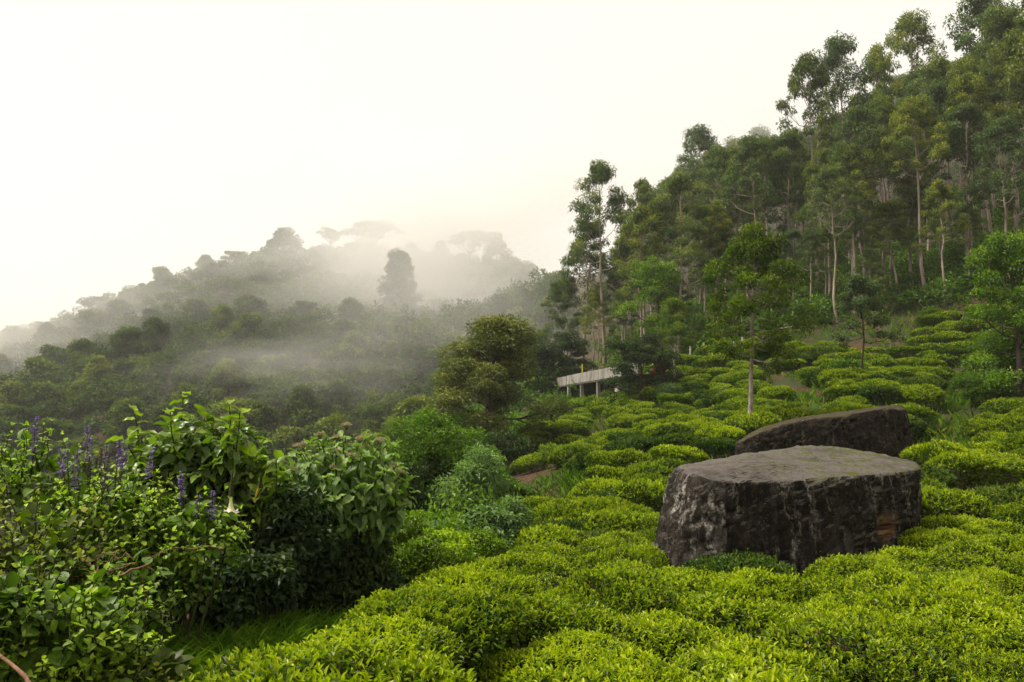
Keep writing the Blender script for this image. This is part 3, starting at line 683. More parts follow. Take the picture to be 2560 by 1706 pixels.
# the stand behind them
re_ = np.random.default_rng(21); n_back = 0; spots = []
for k in range(2500):
    y = re_.uniform(62, 150); x = re_.uniform(2 + (y - 62) * .05, y * .72)
    zz = Z(x, y)
    if min(math.hypot(x - a, y - b) for a, b in taken) < (2.3 if y < 90 else 3.2): continue
    px, py, dd = proj(np.array([x, y, zz + 14]))
    if px < 1480 or px > 2600 or py < -500: continue
    lim = np.interp(px, [1480, 1600, 1740, 1900, 2030, 2200, 2400, 2560], [760, 520, 400, 360, 330, 240, 150, 90])
    H = re_.uniform(15, 22)
    tpx, tpy, _ = proj(np.array([x, y, zz + H]))
    while tpy < lim and H > 7: H -= 1; tpx, tpy, _ = proj(np.array([x, y, zz + H]))
    if H <= 7.5: continue
    taken.append((x, y)); spots.append((dd, px, x, y, zz, H)); n_back += 1
    if n_back >= 110: break
spots.sort()
band = lambda d: 0 if d < 76 else 1 if d < 96 else 2
for bnd, where in enumerate(('close behind the forest edge', 'midway up the wooded slope', 'high on the wooded slope in the mist')):
    bs = sorted([s for s in spots if band(s[0]) == bnd], key=lambda s: s[1])
    for k, (dd, px, x, y, zz, H) in enumerate(bs):
        place_tree('eucalyptus_tree', f'eucalyptus {where}, {ordw(k + 1)} from the valley side', EUC[int(re_.integers(0, 7))], (x, y, zz - .1), H, re_.uniform(0, 6.28), re_.uniform(.75, 1.0), 'eucalyptus trees inside the stand')
# bare forest trunks low at the edge, their crowns high above
for k, (px, d) in enumerate([(2090, 56), (2135, 58), (2155, 60), (2310, 57), (2360, 62), (2425, 60), (2480, 64), (2215, 62), (1770, 66), (1790, 64)]):
    p = at(px, 700, d); z = Z(p[0], p[1])
    place_tree('eucalyptus_tree', ['eucalyptus with a pale straight trunk, beside the small field tree crown', 'eucalyptus with a rusty trunk just uphill of the pale straight one', 'thin-trunked eucalyptus next to the rusty trunk',
                'eucalyptus with a thick rusty trunk over the top tea row', 'thin eucalyptus trunk in the dark gap above the top tea row', 'eucalyptus trunk in the darkest part of the forest edge',
                'eucalyptus trunk behind the bright bushy tree at the photo edge', 'crooked forked eucalyptus trunk behind the small field tree', 'twin reddish eucalyptus trunk, paler one, by the white posts', 'twin reddish eucalyptus trunk, browner one, by the white posts'][k],
               EUC[5 if k % 2 else 2], (p[0], p[1], z - .1), at(px, [430, 380, 300, 270, 230, 210, 190, 340, 560, 520][k], d)[2] - z, k * 1.3, .9, 'tall eucalyptus trees on the slope')
    taken.append((p[0], p[1]))

# single trees of the field and its edge
def field_tree(name, label, px, base_py, top_py, d, var, wide=1.0, rz=0.0, cat='tree'):
    p = at(px, base_py, d); z = Z(p[0], p[1]); q = at(px, top_py, d)
    return place_tree(name, label, var, (p[0], p[1], z), (q[2] - z) * .93, rz, wide, None, cat)
T_white = make_tree(401, 6.9, .105, .38, 34, lambda q: .45 + 1.15 * math.sin(math.pi * min(1, q * .85 + .15)), .40, 170, .16, .045, lf_yel, bark_pale, (-5, 50), .8, .5, (.03, 0), 3, .012, tmpl=LEAF2)
field_tree('field_tree', 'yellow-green tree with a bare white trunk standing behind the wedge boulder', 1872, 1082, 572, 27.2, T_white, 1.0, 0.4)
T_small = make_tree(402, 4.9, .07, .42, 20, lambda q: .35 + .8 * (1 - q) ** .8, .34, 150, .14, .055, lf_euc, bark_dark, (5, 60), .7, .3, (-.02, 0), 2, .02)
field_tree('field_tree', 'small dark blue-green tree with a thin crooked trunk among the upper tea', 2150, 965, 690, 36, T_small, 1.0, 2.0)
T_cone = make_tree(403, 8.2, .12, .42, 20, lambda q: .5 + 1.5 * (1 - q) ** .9, .62, 170, .2, .07, lf_yel, bark_pale, (15, 60), .75, .35, (0, 0), 2, .01)
field_tree('field_tree', 'olive tree with a domed crown on two thin trunks below the forest', 1688, 1005, 742, 50, T_cone, .95, 1.0)
T_round = make_tree(404, 9.0, .2, .38, 16, lambda q: 1.2 + 2.0 * (1 - q) ** .6, .95, 190, .26, .10, lf_green, bark_dark, (12, 62), .62, .3, (0, 0), 3, .02)
field_tree('forest_tree', 'rounded dark green tree with spreading limbs behind the domed olive tree', 1655, 930, 665, 60, T_round, 1.05, 0.3)
T_edge = make_tree(405, 7.0, .16, .10, 26, lambda q: .9 + 1.5 * (1 - q) ** .5, .62, 210, .17, .07, lf_green, bark_dark, (5, 65), .7, .25, (0, 0), 3, .01)
field_tree('bushy_tree', 'bright green bushy tree cut off by the photo edge beside the upper tea', 2545, 905, 612, 31, T_edge, 1.0, 0.9)
T_brown = make_tree(406, 7.4, .26, .16, 26, lambda q: 1.2 + 1.7 * (1 - q) ** .55, .85, 420, .20, .085, lf_rust, bark_dark, (18, 70), .75, .25, (.02, 0), 3, .02)
field_tree('round_tree', 'round brownish-green tree at the valley edge beside the tea slope', 1226, 1095, 825, 41, T_brown, 1.38, 0.5)
T_dark = make_tree(407, 5.2, .18, .18, 20, lambda q: 1.1 + 1.8 * (1 - q) ** .5, .8, 220, .22, .09, lf_dark, bark_dark, (8, 60), .55, .3, (0, 0), 3, .02)
field_tree('dark_tree', 'dark spreading tree overhanging the concrete house', 1600, 985, 868, 48, T_dark, 1.15, 0.0)
field_tree('dark_tree', 'dark tree between the brownish round tree and the house', 1345, 1010, 880, 70, T_dark, 1.3, 1.9)
field_tree('dark_tree', 'low dark tree at the foot of the forest behind the house end', 1420, 960, 860, 72, T_dark, 1.2, 3.9)
for k, (px, base, top, d, lab) in enumerate([(1760, 900, 800, 63, 'bushy undergrowth tree by the white posts'), (2020, 830, 740, 60, 'low leafy tree beneath the forest edge trunks'), (2370, 775, 690, 58, 'dark thicket tree above the highest tea row'), (2440, 790, 690, 54, 'dark green thicket tree beside the bright bushy tree'), (1920, 860, 760, 60, 'shrubby tree at the forest edge behind the white-trunked tree')]):
    field_tree('thicket_tree', lab, px, base, top, d, T_dark if k % 2 else T_edge, 1.15, k * 1.7)

# ------------------------------------------------------------------ the misty hill across the valley
def make_umbrella(seed, H, r0, Rc, n_limb, lean=(0, 0), fork=.42, thick=.16, nclump=46):
    """flat-topped tree: bare forking limbs carry one thin, wide sheet of foliage"""
    r = np.random.default_rng(seed); wd = Geo(); lf = Geo(); f = np.array([lean[0] * H * .4, lean[1] * H * .4, H * fork])
    tube(wd, curve((0, 0, -.5), f, 6, (r.normal(0, .1), 0, 0), r, .05), np.linspace(r0, r0 * .7, 6), 7)
    tips = []
    for k in range(n_limb):
        a = k * 2.4 + r.normal(0, .3); q = Rc * math.sqrt((k + .6) / n_limb) * r.uniform(.85, 1.1)
        t = np.array([lean[0] * H + q * math.cos(a), lean[1] * H + q * math.sin(a), H * (1 - .26 * (q / Rc) ** 2) - .5]); c = curve(f, t, 7, (0, 0, -.05 * H), r, .12); tube(wd, c, np.linspace(r0 * .5, .04, 7), 5)
        for j in range(2):
            e = t + np.array([r.normal(0, .22 * Rc), r.normal(0, .22 * Rc), r.normal(0, .15)]); tube(wd, curve(c[4], e, 4, (0, 0, -.1), r, .05), np.linspace(r0 * .22, .03, 4), 4); tips.append(e)
        tips.append(t)
    for e in tips: clump(lf, r, e + np.array([0, 0, .15]), Rc * r.uniform(.18, .30), 90, .5, .24, .42, .0, LEAF2, tone=r.normal(0, .08))
    return wd.mesh('trunk', bark_dark, True), lf.mesh('crown', lf_hill), H
UMB = [make_umbrella(500, 10, .34, 5.0, 13, (.12, 0)), make_umbrella(501, 10, .26, 3.6, 9, (-.05, 0), .5), make_umbrella(502, 10, .22, 2.9, 8, (.03, 0), .62)]
DOME = [make_tree(510 + s, 9, .25, .2, [16, 18, 14, 20][s], lambda q: .9 + 2.5 * (1 - q) ** .55, 1.25, 120, .62, .30, lf_hill, bark_dark, (10, 70), .72, .15, (0, 0), 2, .02) for s in range(4)]
TOWER = make_tree(520, 18, .4, .06, 62, lambda q: 1.0 + 3.4 * (1 - q) ** .55, 1.3, 130, .5, .26, lf_dark, bark_dark, (5, 60), .7, .15, (0, 0), 2, .01)
ridge = [  # px, top py, d, tree, wide, label
    (30, 862, 215, 'D1', 1.3, 'faint rounded tree almost lost in mist at the photo edge'),
    (118, 848, 205, 'D2', .8, 'lowest clump tree on the misty ridge line'),
    (245, 742, 232, 'U0', .9, 'flat umbrella-topped ridge tree leaning out over the valley'),
    (318, 745, 236, 'U1', .75, 'small umbrella tree just uphill of the leaning one'),
    (352, 728, 240, 'U2', .6, 'smallest umbrella tree between the leaning one and the round-topped one'),
    (405, 682, 245, 'D0', 1.0, 'round-topped tree low on the misty ridge'),
    (515, 652, 252, 'D3', 1.0, 'bushy ridge tree below the twin-headed one'),
    (585, 628, 256, 'U1', .9, 'twin-headed open tree halfway up the misty ridge'),
    (708, 588, 262, 'D1', 1.15, 'broad dense dome-shaped tree on the ridge'),
    (828, 570, 272, 'U2', .8, 'slim palm-like tree with a small flat crown on the ridge'),
    (918, 555, 276, 'U0', 1.0, 'tall wide umbrella tree with bare branches, highest on the ridge'),
    (1030, 632, 280, 'D2', .9, 'faint tree behind the dark tower-shaped tree'),
    (1100, 615, 290, 'D0', .8, 'pale misty tree uphill of the dark tower-shaped one'),
    (1172, 580, 300, 'U1', 1.3, 'ghostly flat-topped tree deep in the mist on the upper ridge'),
    (1240, 600, 310, 'D3', .9, 'ghostly pointed tree, last one visible on the ridge'),
]
GT = 'trees along the misty ridge'
for px, top_py, d, v, wide, lab in ridge:
    p = at(px, top_py, d); z = Z(p[0], p[1]); var = (UMB if v[0] == 'U' else DOME)[int(v[1])]
    place_tree('ridge_tree', lab, var, (p[0], p[1], z - .5), max(9.0, p[2] - z + .5), (px * .11) % 6.28, wide * 1.05, GT)
p = at(1000, 634, 196); z = Z(p[0], p[1]); place_tree('tower_tree', 'dark tower-shaped tree standing out of the mist on the hill', TOWER, (p[0], p[1], z - .5), min(26, max(14, p[2] - z)), 0, 1.0)
p = at(985, 1058, 62); z = Z(p[0], p[1])
# crowns that can be told apart on the hillside; the rest of the wood reads as one mass
rh = np.random.default_rng(33); hill = []
for k in range(6000):
    y = rh.uniform(72, 320); x = rh.uniform(-y * .70, -y * .02 + 12); z = Z(x, y)
    px, py, dd = proj(np.array([x, y, z + 5]))
    if px < -60 or px > 1480 or py > 1250: continue
    if px > 1330 and y < 120: continue
    if y < 100 and px > 880 or y < 112 and px > 1080: continue
    hill.append((x, y, z, px, py, dd))
cell = {}; pick = []
for h in hill:
    sp = 4.6
    key = (int(h[0] // sp), int(h[1] // sp))
    if key in cell: continue
    cell[key] = 1; pick.append(h)
print('hill trees', len(pick))
pick.sort(key=lambda h: h[5])
vis = [h for h in pick if 0 < h[3] < 1400]
single = sorted(vis[:int(len(vis))], key=lambda h: (h[5]))
chosen = []; used = []
for h in single:                       # the ones that stand clear of nearer crowns, spread over the hill
    if all(abs(h[3] - u[3]) > 62 or abs(h[4] - u[4]) > 40 for u in chosen): chosen.append(h)
    if len(chosen) >= 110: break
cset = set(id(h) for h in chosen)
bands = [('lowest', 1010, 9999), ('lower', 930, 1010), ('middle', 850, 930), ('upper', 770, 850), ('topmost', -999, 770)]
for bn, a, b in bands:
    q = sorted([h for h in chosen if a <= h[4] < b], key=lambda h: h[3])
    for k, h in enumerate(q):
        i = int(rh.integers(0, 5)); shape = 'flat-headed' if i == 4 else 'round-headed'
        var = UMB[1] if i == 4 else DOME[i]
        place_tree('hillside_tree', f'{shape} tree on the misty hillside, {ordw(k + 1)} from the left in the {bn} belt', var, (h[0], h[1], h[2] - .6), rh.uniform(5.5, 9.5), rh.uniform(0, 6.28), rh.uniform(.85, 1.3), 'trees picked out on the misty hillside')
mass = Geo()
for h in pick:
    if id(h) in cset: continue
    c = np.array([h[0], h[1], h[2]]); tone = rh.normal(0, .13); hh = rh.uniform(4.5, 9.5)
    for k in range(int(rh.integers(3, 6))):
        clump(mass, rh, c + np.array([rh.normal(0, 1.5), rh.normal(0, 1.5), hh * rh.uniform(.45, .85)]), rh.uniform(1.2, 2.1), 80, .75, .38, .75, .1, LEAF2, tone=tone)
m_ = part('hillside_forest', mass.mesh('hillside_forest', lf_hill), kind='stuff'); m_['label'] = 'dense wood covering the misty hill across the valley'
# ------------------------------------------------------------------ bushes and scrub of the middle distance
def make_bush(seed, R, nclump, nleaf, L, W, leafm, tmpl=LEAF2, cr=.42, droop=.25, flat=.75, tone=0.0):
    """R = radii; base at the origin, leaf clumps over a dome on branching stems"""
    r = np.random.default_rng(seed); R = np.asarray(R, float); lf = Geo(); wd = Geo()
    for k in range(nclump):
        d = sphere_dirs(r, 1, -.25)[0]; q = r.uniform(.45, .95) if k % 4 else r.uniform(.1, .5)
        c = np.array([d[0] * R[0], d[1] * R[1], R[2] + d[2] * R[2]]) * np.array([1, 1, 1]) * np.array([q, q, 1]) ; c[2] = R[2] * (1 + d[2] * q)
        clump(lf, r, c, cr * R.mean() * r.uniform(.7, 1.25), nleaf, L, W, flat, droop, tmpl, tone=tone + r.normal(0, .06))
        if k % 3 == 0:
            tube(wd, curve((r.normal(0, .06), r.normal(0, .06), -.3), c, 5, (0, 0, -.1 * R[2]), r, .03 * R[2]), np.linspace(.03, .006, 5) * max(1, R[2]), 5)
    return wd.mesh('stem', bark_dark, True), lf.mesh('foliage', leafm)
def bush(name, label, px, top_py, d, var, R, rz=0.0, cat='bush', sink=0.0):
    """stand the bush so that its top meets the given pixel; its foot goes down to the ground"""
    p = at(px, top_py, d); z = Z(p[0], p[1]); h = max(.5, p[2] - z + sink); k = h / (2.0 * R[2])
    o = thing(name, label, cat, (p[0], p[1], z - sink), rz, (k if k < 1.3 else 1.0 + (k - 1) * .4,) * 2 + (k,))
    part('stem', var[0], o); part('foliage', var[1], o); return o
def one_bush(name, label, px, top_py, d, R, seed, nclump, nleaf, L, W, leafm, rz=0.0, tmpl=LEAF2, **k):
    p = at(px, top_py, d); h = max(.6, p[2] - Z(p[0], p[1])); q = h / (2 * R[2])
    if q > 1.15:            # a tall bush: more boughs, not larger leaves
        nclump = int(nclump * min(2.2, q ** .8)); k['cr'] = k.get('cr', .42) / q ** .55
    R = (R[0], R[1], h / 2)
    return bush(name, label, px, top_py, d, make_bush(seed, R, nclump, nleaf, L, W, leafm, tmpl, **k), R, rz)
one_bush('hedge_bush', 'vivid green low bush, nearest of the three beside the tea edge', 1000, 1292, 11.3, (.62, .55, .62), 601, 46, 190, .062, .034, lf_vivid, tmpl=LEAF8, cr=.36, flat=.6)
one_bush('hedge_bush', 'vivid green feathery bush in the middle of the three at the tea edge', 1110, 1302, 12.2, (.62, .6, .66), 602, 46, 190, .062, .03, lf_vivid, tmpl=LEAF8, cr=.36, flat=.6)
one_bush('hedge_bush', 'dark green trailing bush, farthest of the three at the tea edge', 1195, 1330, 13.2, (.5, .6, .55), 603, 40, 170, .062, .03, lf_vivid, tmpl=LEAF8, cr=.4, tone=-.1)
one_bush('trumpet_bush', 'leafy bush with small pale trumpets beside the tea edge', 1215, 1262, 15.5, (.6, .5, .85), 604, 46, 120, .12, .055, lf_silver, tmpl=LEAF8, cr=.36, tone=-.12)
one_bush('willowy_bush', 'pale willow-leaved bush above the small trumpet bush', 1195, 1118, 19.5, (.85, .8, 1.0), 605, 60, 170, .12, .03, lf_silver, cr=.36, droop=.4)
one_bush('willowy_bush', 'slim pale bush beside the tea edge at the trumpet bush', 1285, 1240, 17, (.28, .3, .6), 606, 22, 120, .11, .03, lf_silver, cr=.5)
one_bush('tall_bush', 'tall olive bush with thin stems between the pink-flowered shrub and the slope', 1065, 1035, 23, (1.5, 1.2, 1.9), 607, 90, 190, .13, .05, lf_green, cr=.32)
one_bush('tall_bush', 'dark bush under the tall olive one behind the pink-flowered shrub', 985, 1150, 20, (1.0, .9, 1.2), 608, 55, 170, .13, .05, lf_dark, cr=.36)
one_bush('tall_bush', 'leafy green bush below the brownish round tree', 1150, 1075, 30, (1.7, 1.4, 1.3), 609, 70, 180, .15, .06, lf_green, cr=.34, tone=-.05)
one_bush('tall_bush', 'yellowish round bush farthest out on the valley edge', 985, 1052, 56, (2.0, 1.8, 2.4), 610, 60, 150, .26, .12, lf_yel, cr=.36, tone=-.12)
one_bush('tall_bush', 'olive bush leaning on the brownish round tree from the valley side', 1110, 1012, 42, (2.0, 1.6, 2.0), 611, 60, 170, .2, .09, lf_green, cr=.36)
one_bush('tall_bush', 'dark bush at the foot of the brownish round tree', 1255, 1085, 36, (1.4, 1.2, .9), 612, 50, 170, .16, .06, lf_dark, cr=.4)
one_bush('tall_bush', 'shaded green bush at the corner where the red earth shows', 1255, 1180, 25, (.9, .9, .8), 613, 44, 170, .12, .05, lf_green, cr=.38, tone=-.1)
one_bush('tall_bush', 'low weedy bush in front of the house columns', 1452, 998, 61, (1.1, 1.0, .8), 614, 40, 130, .18, .08, lf_vivid, cr=.4)
one_bush('tall_bush', 'small bright bush at the first house column', 1410, 993, 63, (.7, .7, .7), 615, 26, 120, .16, .08, lf_green, cr=.45)
one_bush('tall_bush', 'bright green bush at the foot of the bushy tree by the photo edge', 2545, 790, 32.5, (1.5, 1.2, 1.5), 618, 60, 180, .16, .07, lf_green, cr=.36)
one_bush('red_bush', 'dark red leafed shrub behind the two thin trunks', 1655, 912, 53, (.65, .6, .8), 616, 26, 130, .16, .08, lf_red, cr=.5)
one_bush('dry_bush', 'pale dry feathery weed just behind the wedge boulder', 2030, 1015, 28, (.45, .4, .5), 617, 26, 130, .09, .018, lf_silver, cr=.45, tone=.15)
weedv = [make_bush(640 + s, (1.2, 1.0, .55), 34, 130, .2, .055, (lf_green, lf_silver, lf_vivid)[s], cr=.42, tone=-.1) for s in range(3)]
for k, (px, py, d, lab) in enumerate([(1600, 922, 57, 'weedy mound downhill of the red shrub'), (1700, 892, 56, 'weedy mound below the first white post'), (1745, 885, 57, 'weedy mound at the foot of the white posts'), (1800, 868, 58, 'weedy mound beside the leaning white post'),
                                     (1900, 835, 58, 'grassy mound at the forest edge behind the white-trunked tree'), (1990, 830, 57, 'grassy mound below the low leafy forest tree'), (2060, 800, 56, 'grassy mound under the rusty trunks'), (1665, 965, 47, 'weed clump below the two thin trunks'),
                                     (1580, 985, 50, 'weed clump between the house and the two thin trunks'), (1530, 985, 54, 'green weed mound at the house corner'), (1840, 905, 50, 'grey-green weed mound uphill of the white-trunked tree'), (2490, 985, 33, 'grey-green weed mound below the bright bushy tree'),
                                     (2430, 935, 38, 'rough weed mound beside the upper earth path'), (2540, 900, 36, 'rough weed mound at the foot of the bright bushy tree'), (2330, 770, 53, 'dark weed mound over the highest tea row'), (2110, 905, 41, 'weed mound at the foot of the small field tree')]):
    bush('weed_mound', lab, px, py, d, weedv[k % 3], (1.2, 1.0, .55), k * 1.1, 'weeds')
# valley scrub below the tea edge: reads as one tangled mass
rv = np.random.default_rng(71); scrub = Geo()
for k in range(900):
    y = 13 + 95 * rv.uniform(0, 1) ** 1.3; x = np.interp(y, LEFT_EDGE[:, 0], LEFT_EDGE[:, 1]) - 1.0 - abs(rv.normal(0, .22)) * y
    z = Z(x, y); px, py, dd = proj(np.array([x, y, z + 1])); 
    if px < 560 or px > 1420 or dd < 11: continue
    h = rv.uniform(.5, 1.3) * (1 + y * .02); tone = rv.normal(-.06, .1)
    for j in range(3):
        clump(scrub, rv, (x + rv.normal(0, .5), y + rv.normal(0, .5), z + h * rv.uniform(.2, .8)), rv.uniform(.4, .7) * (1 + y * .012), 70, .10 + y * .0028, .045 + y * .0012, .75, .2, LEAF2, tone=tone)
o = part('valley_scrub', scrub.mesh('valley_scrub', lf_green), kind='stuff'); o['label'] = 'tangled green scrub falling away into the valley'
# forest undergrowth
ru = np.random.default_rng(72); und = Geo()
for k in range(700):
    y = ru.uniform(54, 110); x = ru.uniform(.12 * y, .72 * y)
    if y < np.interp(x, FAR_EDGE[:, 0], FAR_EDGE[:, 1]) + 1.5: continue
    z = Z(x, y); tone = ru.normal(-.08, .08)
    for j in range(2):
        clump(und, ru, (x + ru.normal(0, .8), y + ru.normal(0, .8), z + ru.uniform(.2, 1.2)), ru.uniform(.6, 1.2), 60, .34, .14, .7, .2, LEAF2, tone=tone)
o = part('forest_undergrowth', und.mesh('forest_undergrowth', lf_green), kind='stuff'); o['label'] = 'dark low undergrowth on the floor of the eucalyptus stand'
# grass: strip beside the near tea, tufts between the bushes of the slope
grass_m = leaf_mat('grass blade', [(0, (0.0410, 0.0821, 0.0066)), (.5, (0.1027, 0.2053, 0.0110)), (1, (0.2738, 0.3650, 0.0330))], .25, .5, 0, .3)
def grass(name, label, XY, hgt, wid, seed, per=14, spread=.06, blade=LEAF8):
    r = np.random.default_rng(seed); g = Geo(); XY = np.repeat(np.asarray(XY), per, 0) + r.normal(0, spread, (len(XY) * per, 2)); n = len(XY)
    P = np.stack([XY[:, 0], XY[:, 1], Z(XY[:, 0], XY[:, 1]) - .02], -1); az = r.uniform(0, 6.28, n); e = np.radians(r.uniform(35, 85, n))
    D = np.stack([np.cos(az) * np.cos(e), np.sin(az) * np.cos(e), np.sin(e)], -1); N = np.stack([-np.cos(az), -np.sin(az), np.ones(n)], -1)
    leaves(g, P, D, N, hgt * r.uniform(.5, 1.3, n), wid * r.uniform(.7, 1.3, n), _leaf8(.55, .05, .5, .3) if blade is LEAF8 else blade, np.clip(r.normal(.45, .2, n), 0, 1))
    o = part(name, g.mesh(name, grass_m), kind='stuff'); o['label'] = label
rg = np.random.default_rng(81); XY = []
while len(XY) < 2600:
    y = rg.uniform(2.5, 12.5); x = np.interp(y, LEFT_EDGE[:, 0], LEFT_EDGE[:, 1]) - rg.uniform(-.25, 1.5)
    XY.append((x, y))
grass('grass', 'long green grass in the strip between the shrubs and the tea', XY, .26, .010, 82, 11, .05)
XY = []
while len(XY) < 1500:
    y = rg.uniform(20, 62); x = rg.uniform(.02 * y, .7 * y)
    if fbm(np.array([[x * .16, y * .16, 1.0]]), 2, 4)[0] > .1 or y > np.interp(x, FAR_EDGE[:, 0], FAR_EDGE[:, 1]) - 3: XY.append((x, y))
grass('slope_grass', 'rough grass tufts among the tea on the slope', XY, .5, .03, 83, 10, .22, LEAF2)

# ------------------------------------------------------------------ house and posts
conc = bark_mat('stained concrete', (.13, .115, .098), (.26, .24, .21), (.36, .34, .30), 1.4, (1, 1, .35), .3)
conc_d = bark_mat('dark plaster', (.06, .05, .042), (.10, .085, .07), (.15, .125, .10), 2.0, (1, 1, .5), .3)
white_p = bark_mat('whitewash', (.24, .22, .19), (.38, .36, .32), (.50, .48, .44), 6, (1, 1, 1), .2)
yel_p = bark_mat('yellow paint', (.45, .36, .03), (.6, .5, .04), (.65, .55, .06), 6, (1, 1, 1), .1)
def box(g, x0, x1, y0, y1, z0, z1):
    V = [(x, y, z) for z in (z0, z1) for y in (y0, y1) for x in (x0, x1)]
    g.add(V, Q=[(0, 2, 3, 1), (4, 5, 7, 6), (0, 1, 5, 4), (1, 3, 7, 5), (3, 2, 6, 7), (2, 0, 4, 6)])
def box_part(name, parent, mat, *b, bev=.0):
    g = Geo(); box(g, *b); m = g.mesh(name, mat)
    o = part(name, m, parent)
    if bev:
        bv = o.modifiers.new('edge', 'BEVEL'); bv.width = bev; bv.segments = 2
    return o
A = at(1391, 960, 68); Bp = at(1508, 940, 56); dv = Bp[:2] - A[:2]; hz = math.atan2(dv[1], dv[0]); base_z = min(Z(A[0], A[1]), Z(Bp[0], Bp[1])) - .4
house = thing('concrete_house', 'low flat-roofed concrete house with a pale parapet on thin columns below the forest', 'house', (A[0], A[1], 0), hz)
house.rotation_euler = (0, R(-1.4), hz)
ZP = 3.50
box_part('parapet', house, conc, 0, 3.05, 0, .16, ZP - .72, ZP, bev=.02)
box_part('parapet', house, conc, 3.22, 19, 0, .16, ZP - .70, ZP + .03, bev=.02)
box_part('parapet', house, conc, 0, .16, .17, 7, ZP - .72, ZP, bev=.02)
box_part('roof_slab', house, conc_d, .02, 19, .02, 7, ZP - .80, ZP - .725)
for k, x in enumerate((.25, 3.1, 6.6, 10.6, 14.5)):
    box_part('column', house, conc, x, x + .24, .06, .30, base_z, ZP - .80, bev=.02)
box_part('back_wall', house, conc_d, .3, 18.8, 2.6, 2.8, base_z, ZP - .80)
box_part('side_wall', house, conc_d, .3, .5, 2.8, 6.9, base_z, ZP - .80)
box_part('low_wall', house, conc, .6, 3.0, .1, .26, base_z, base_z + 1.05, bev=.02)
dr = box_part('doorway', house, bark_dark, 4.2, 5.2, 2.56, 2.61, base_z, base_z + 2.2)
box_part('roof_pole', house, yel_p, 6.7, 6.78, .2, .28, ZP + .03, ZP + .75)
tk = at(1546, 968, 52.5); z = Z(tk[0], tk[1]); g = Geo(); tube(g, [(0, 0, -.3), (0, 0, .75), (0, 0, 1.35), (.0, 0, 1.45)], [.2, .2, .19, .1], 12)
solo('water_drum', g.mesh('water_drum', white_p, True), 'white upright drum beside the dark tree at the house', 'drum', (tk[0], tk[1], z))
for px, py, d, h, lean, lab in [(1726, 925, 56, 1.15, .02, 'short whitewashed post nearest the two thin trunks'), (1761, 920, 56, 1.1, -.01, 'short whitewashed post between the first and the leaning one'),
                                (1842, 905, 53, 1.05, -.16, 'leaning whitewashed post below the forest'), (1857, 897, 53, 1.25, .01, 'tall pale post right beside the leaning one')]:
    p = at(px, py, d); z = Z(p[0], p[1]); g = Geo(); r_ = np.random.default_rng(int(px))
    pts = np.array([(0, 0, -.3), (lean * .3, 0, h * .35), (lean * .7, 0, h * .7), (lean, 0, h)]) + r_.normal(0, .012, (4, 3)); tube(g, pts, [.08, .075, .07, .06], 7)
    solo('fence_post', g.mesh('fence_post', white_p), lab, 'post', (p[0], p[1], z), group='whitewashed posts below the forest')
# ------------------------------------------------------------------ the near shrubs
class Shrub:
    """collects single leaves; the ones that show largest become objects, the others one mesh"""
    def __init__(self, name, label, cat, base, leaf_shape, stops, single_w=None, transl=.3, group=None, rough=.45, spec=.4):
        self.o = thing(name, label, cat, base, group=group); self.base = np.asarray(base, float); self.L = []; self.wood = Geo(); self.shape = leaf_shape
        self.m = leaf_mat(name + ' leaf', stops, transl, rough, 0.0, spec); self.ms = leaf_mat(name + ' single leaf', stops, transl, rough, 0.0, spec, True)
    def leaf(self, P, D, N, L, W, t): self.L.append((*P, *D, *N, L, W, t))
    def done(self, n_single=300, wood=None):
        A = np.array(self.L); P, D, N, L, W, t = A[:, :3], A[:, 3:6], A[:, 6:9], A[:, 9], A[:, 10], np.clip(A[:, 11], 0, 1)
        cen = P.mean(0); to = nrm(EYE - cen); x, y, z = frames(D, N)
        px, py, dd = proj(P); inside = (px > -20) & (px < 2580) & (py < 1730)
        score = ((P - cen) @ (to * .8 + np.array([0, 0, .5]))) * 1.0 + L * 1.5 + np.where(inside, 0, -9)
        o = np.argsort(-score); one = o[:n_single]; rest = o[n_single:]
        lm = Geo(); V0, T0 = self.shape; lm.add(V0, T=T0); lm = lm.mesh('leaf', self.ms, True)
        from mathutils import Matrix
        for i in one:
            q = part('leaf', lm, self.o)
            M = Matrix(((x[i, 0] * W[i], y[i, 0] * L[i], z[i, 0] * L[i], P[i, 0] - self.base[0]), (x[i, 1] * W[i], y[i, 1] * L[i], z[i, 1] * L[i], P[i, 1] - self.base[1]), (x[i, 2] * W[i], y[i, 2] * L[i], z[i, 2] * L[i], P[i, 2] - self.base[2]), (0, 0, 0, 1)))
            q.matrix_local = M; q.color = (t[i], t[i], t[i], 1)
        if len(rest):
            g = Geo(); leaves(g, P[rest], D[rest], N[rest], L[rest], W[rest], self.shape, t[rest])
            part('foliage', g.mesh('foliage', self.m, True, self.base), self.o, 'stuff')
        if self.wood.n: part('stem', self.wood.mesh('stem', wood or green_stem, True, self.base), self.o)
        return self.o
green_stem = bark_mat('green stem', (.03, .035, .012), (.06, .065, .022), (.09, .085, .035), 20)
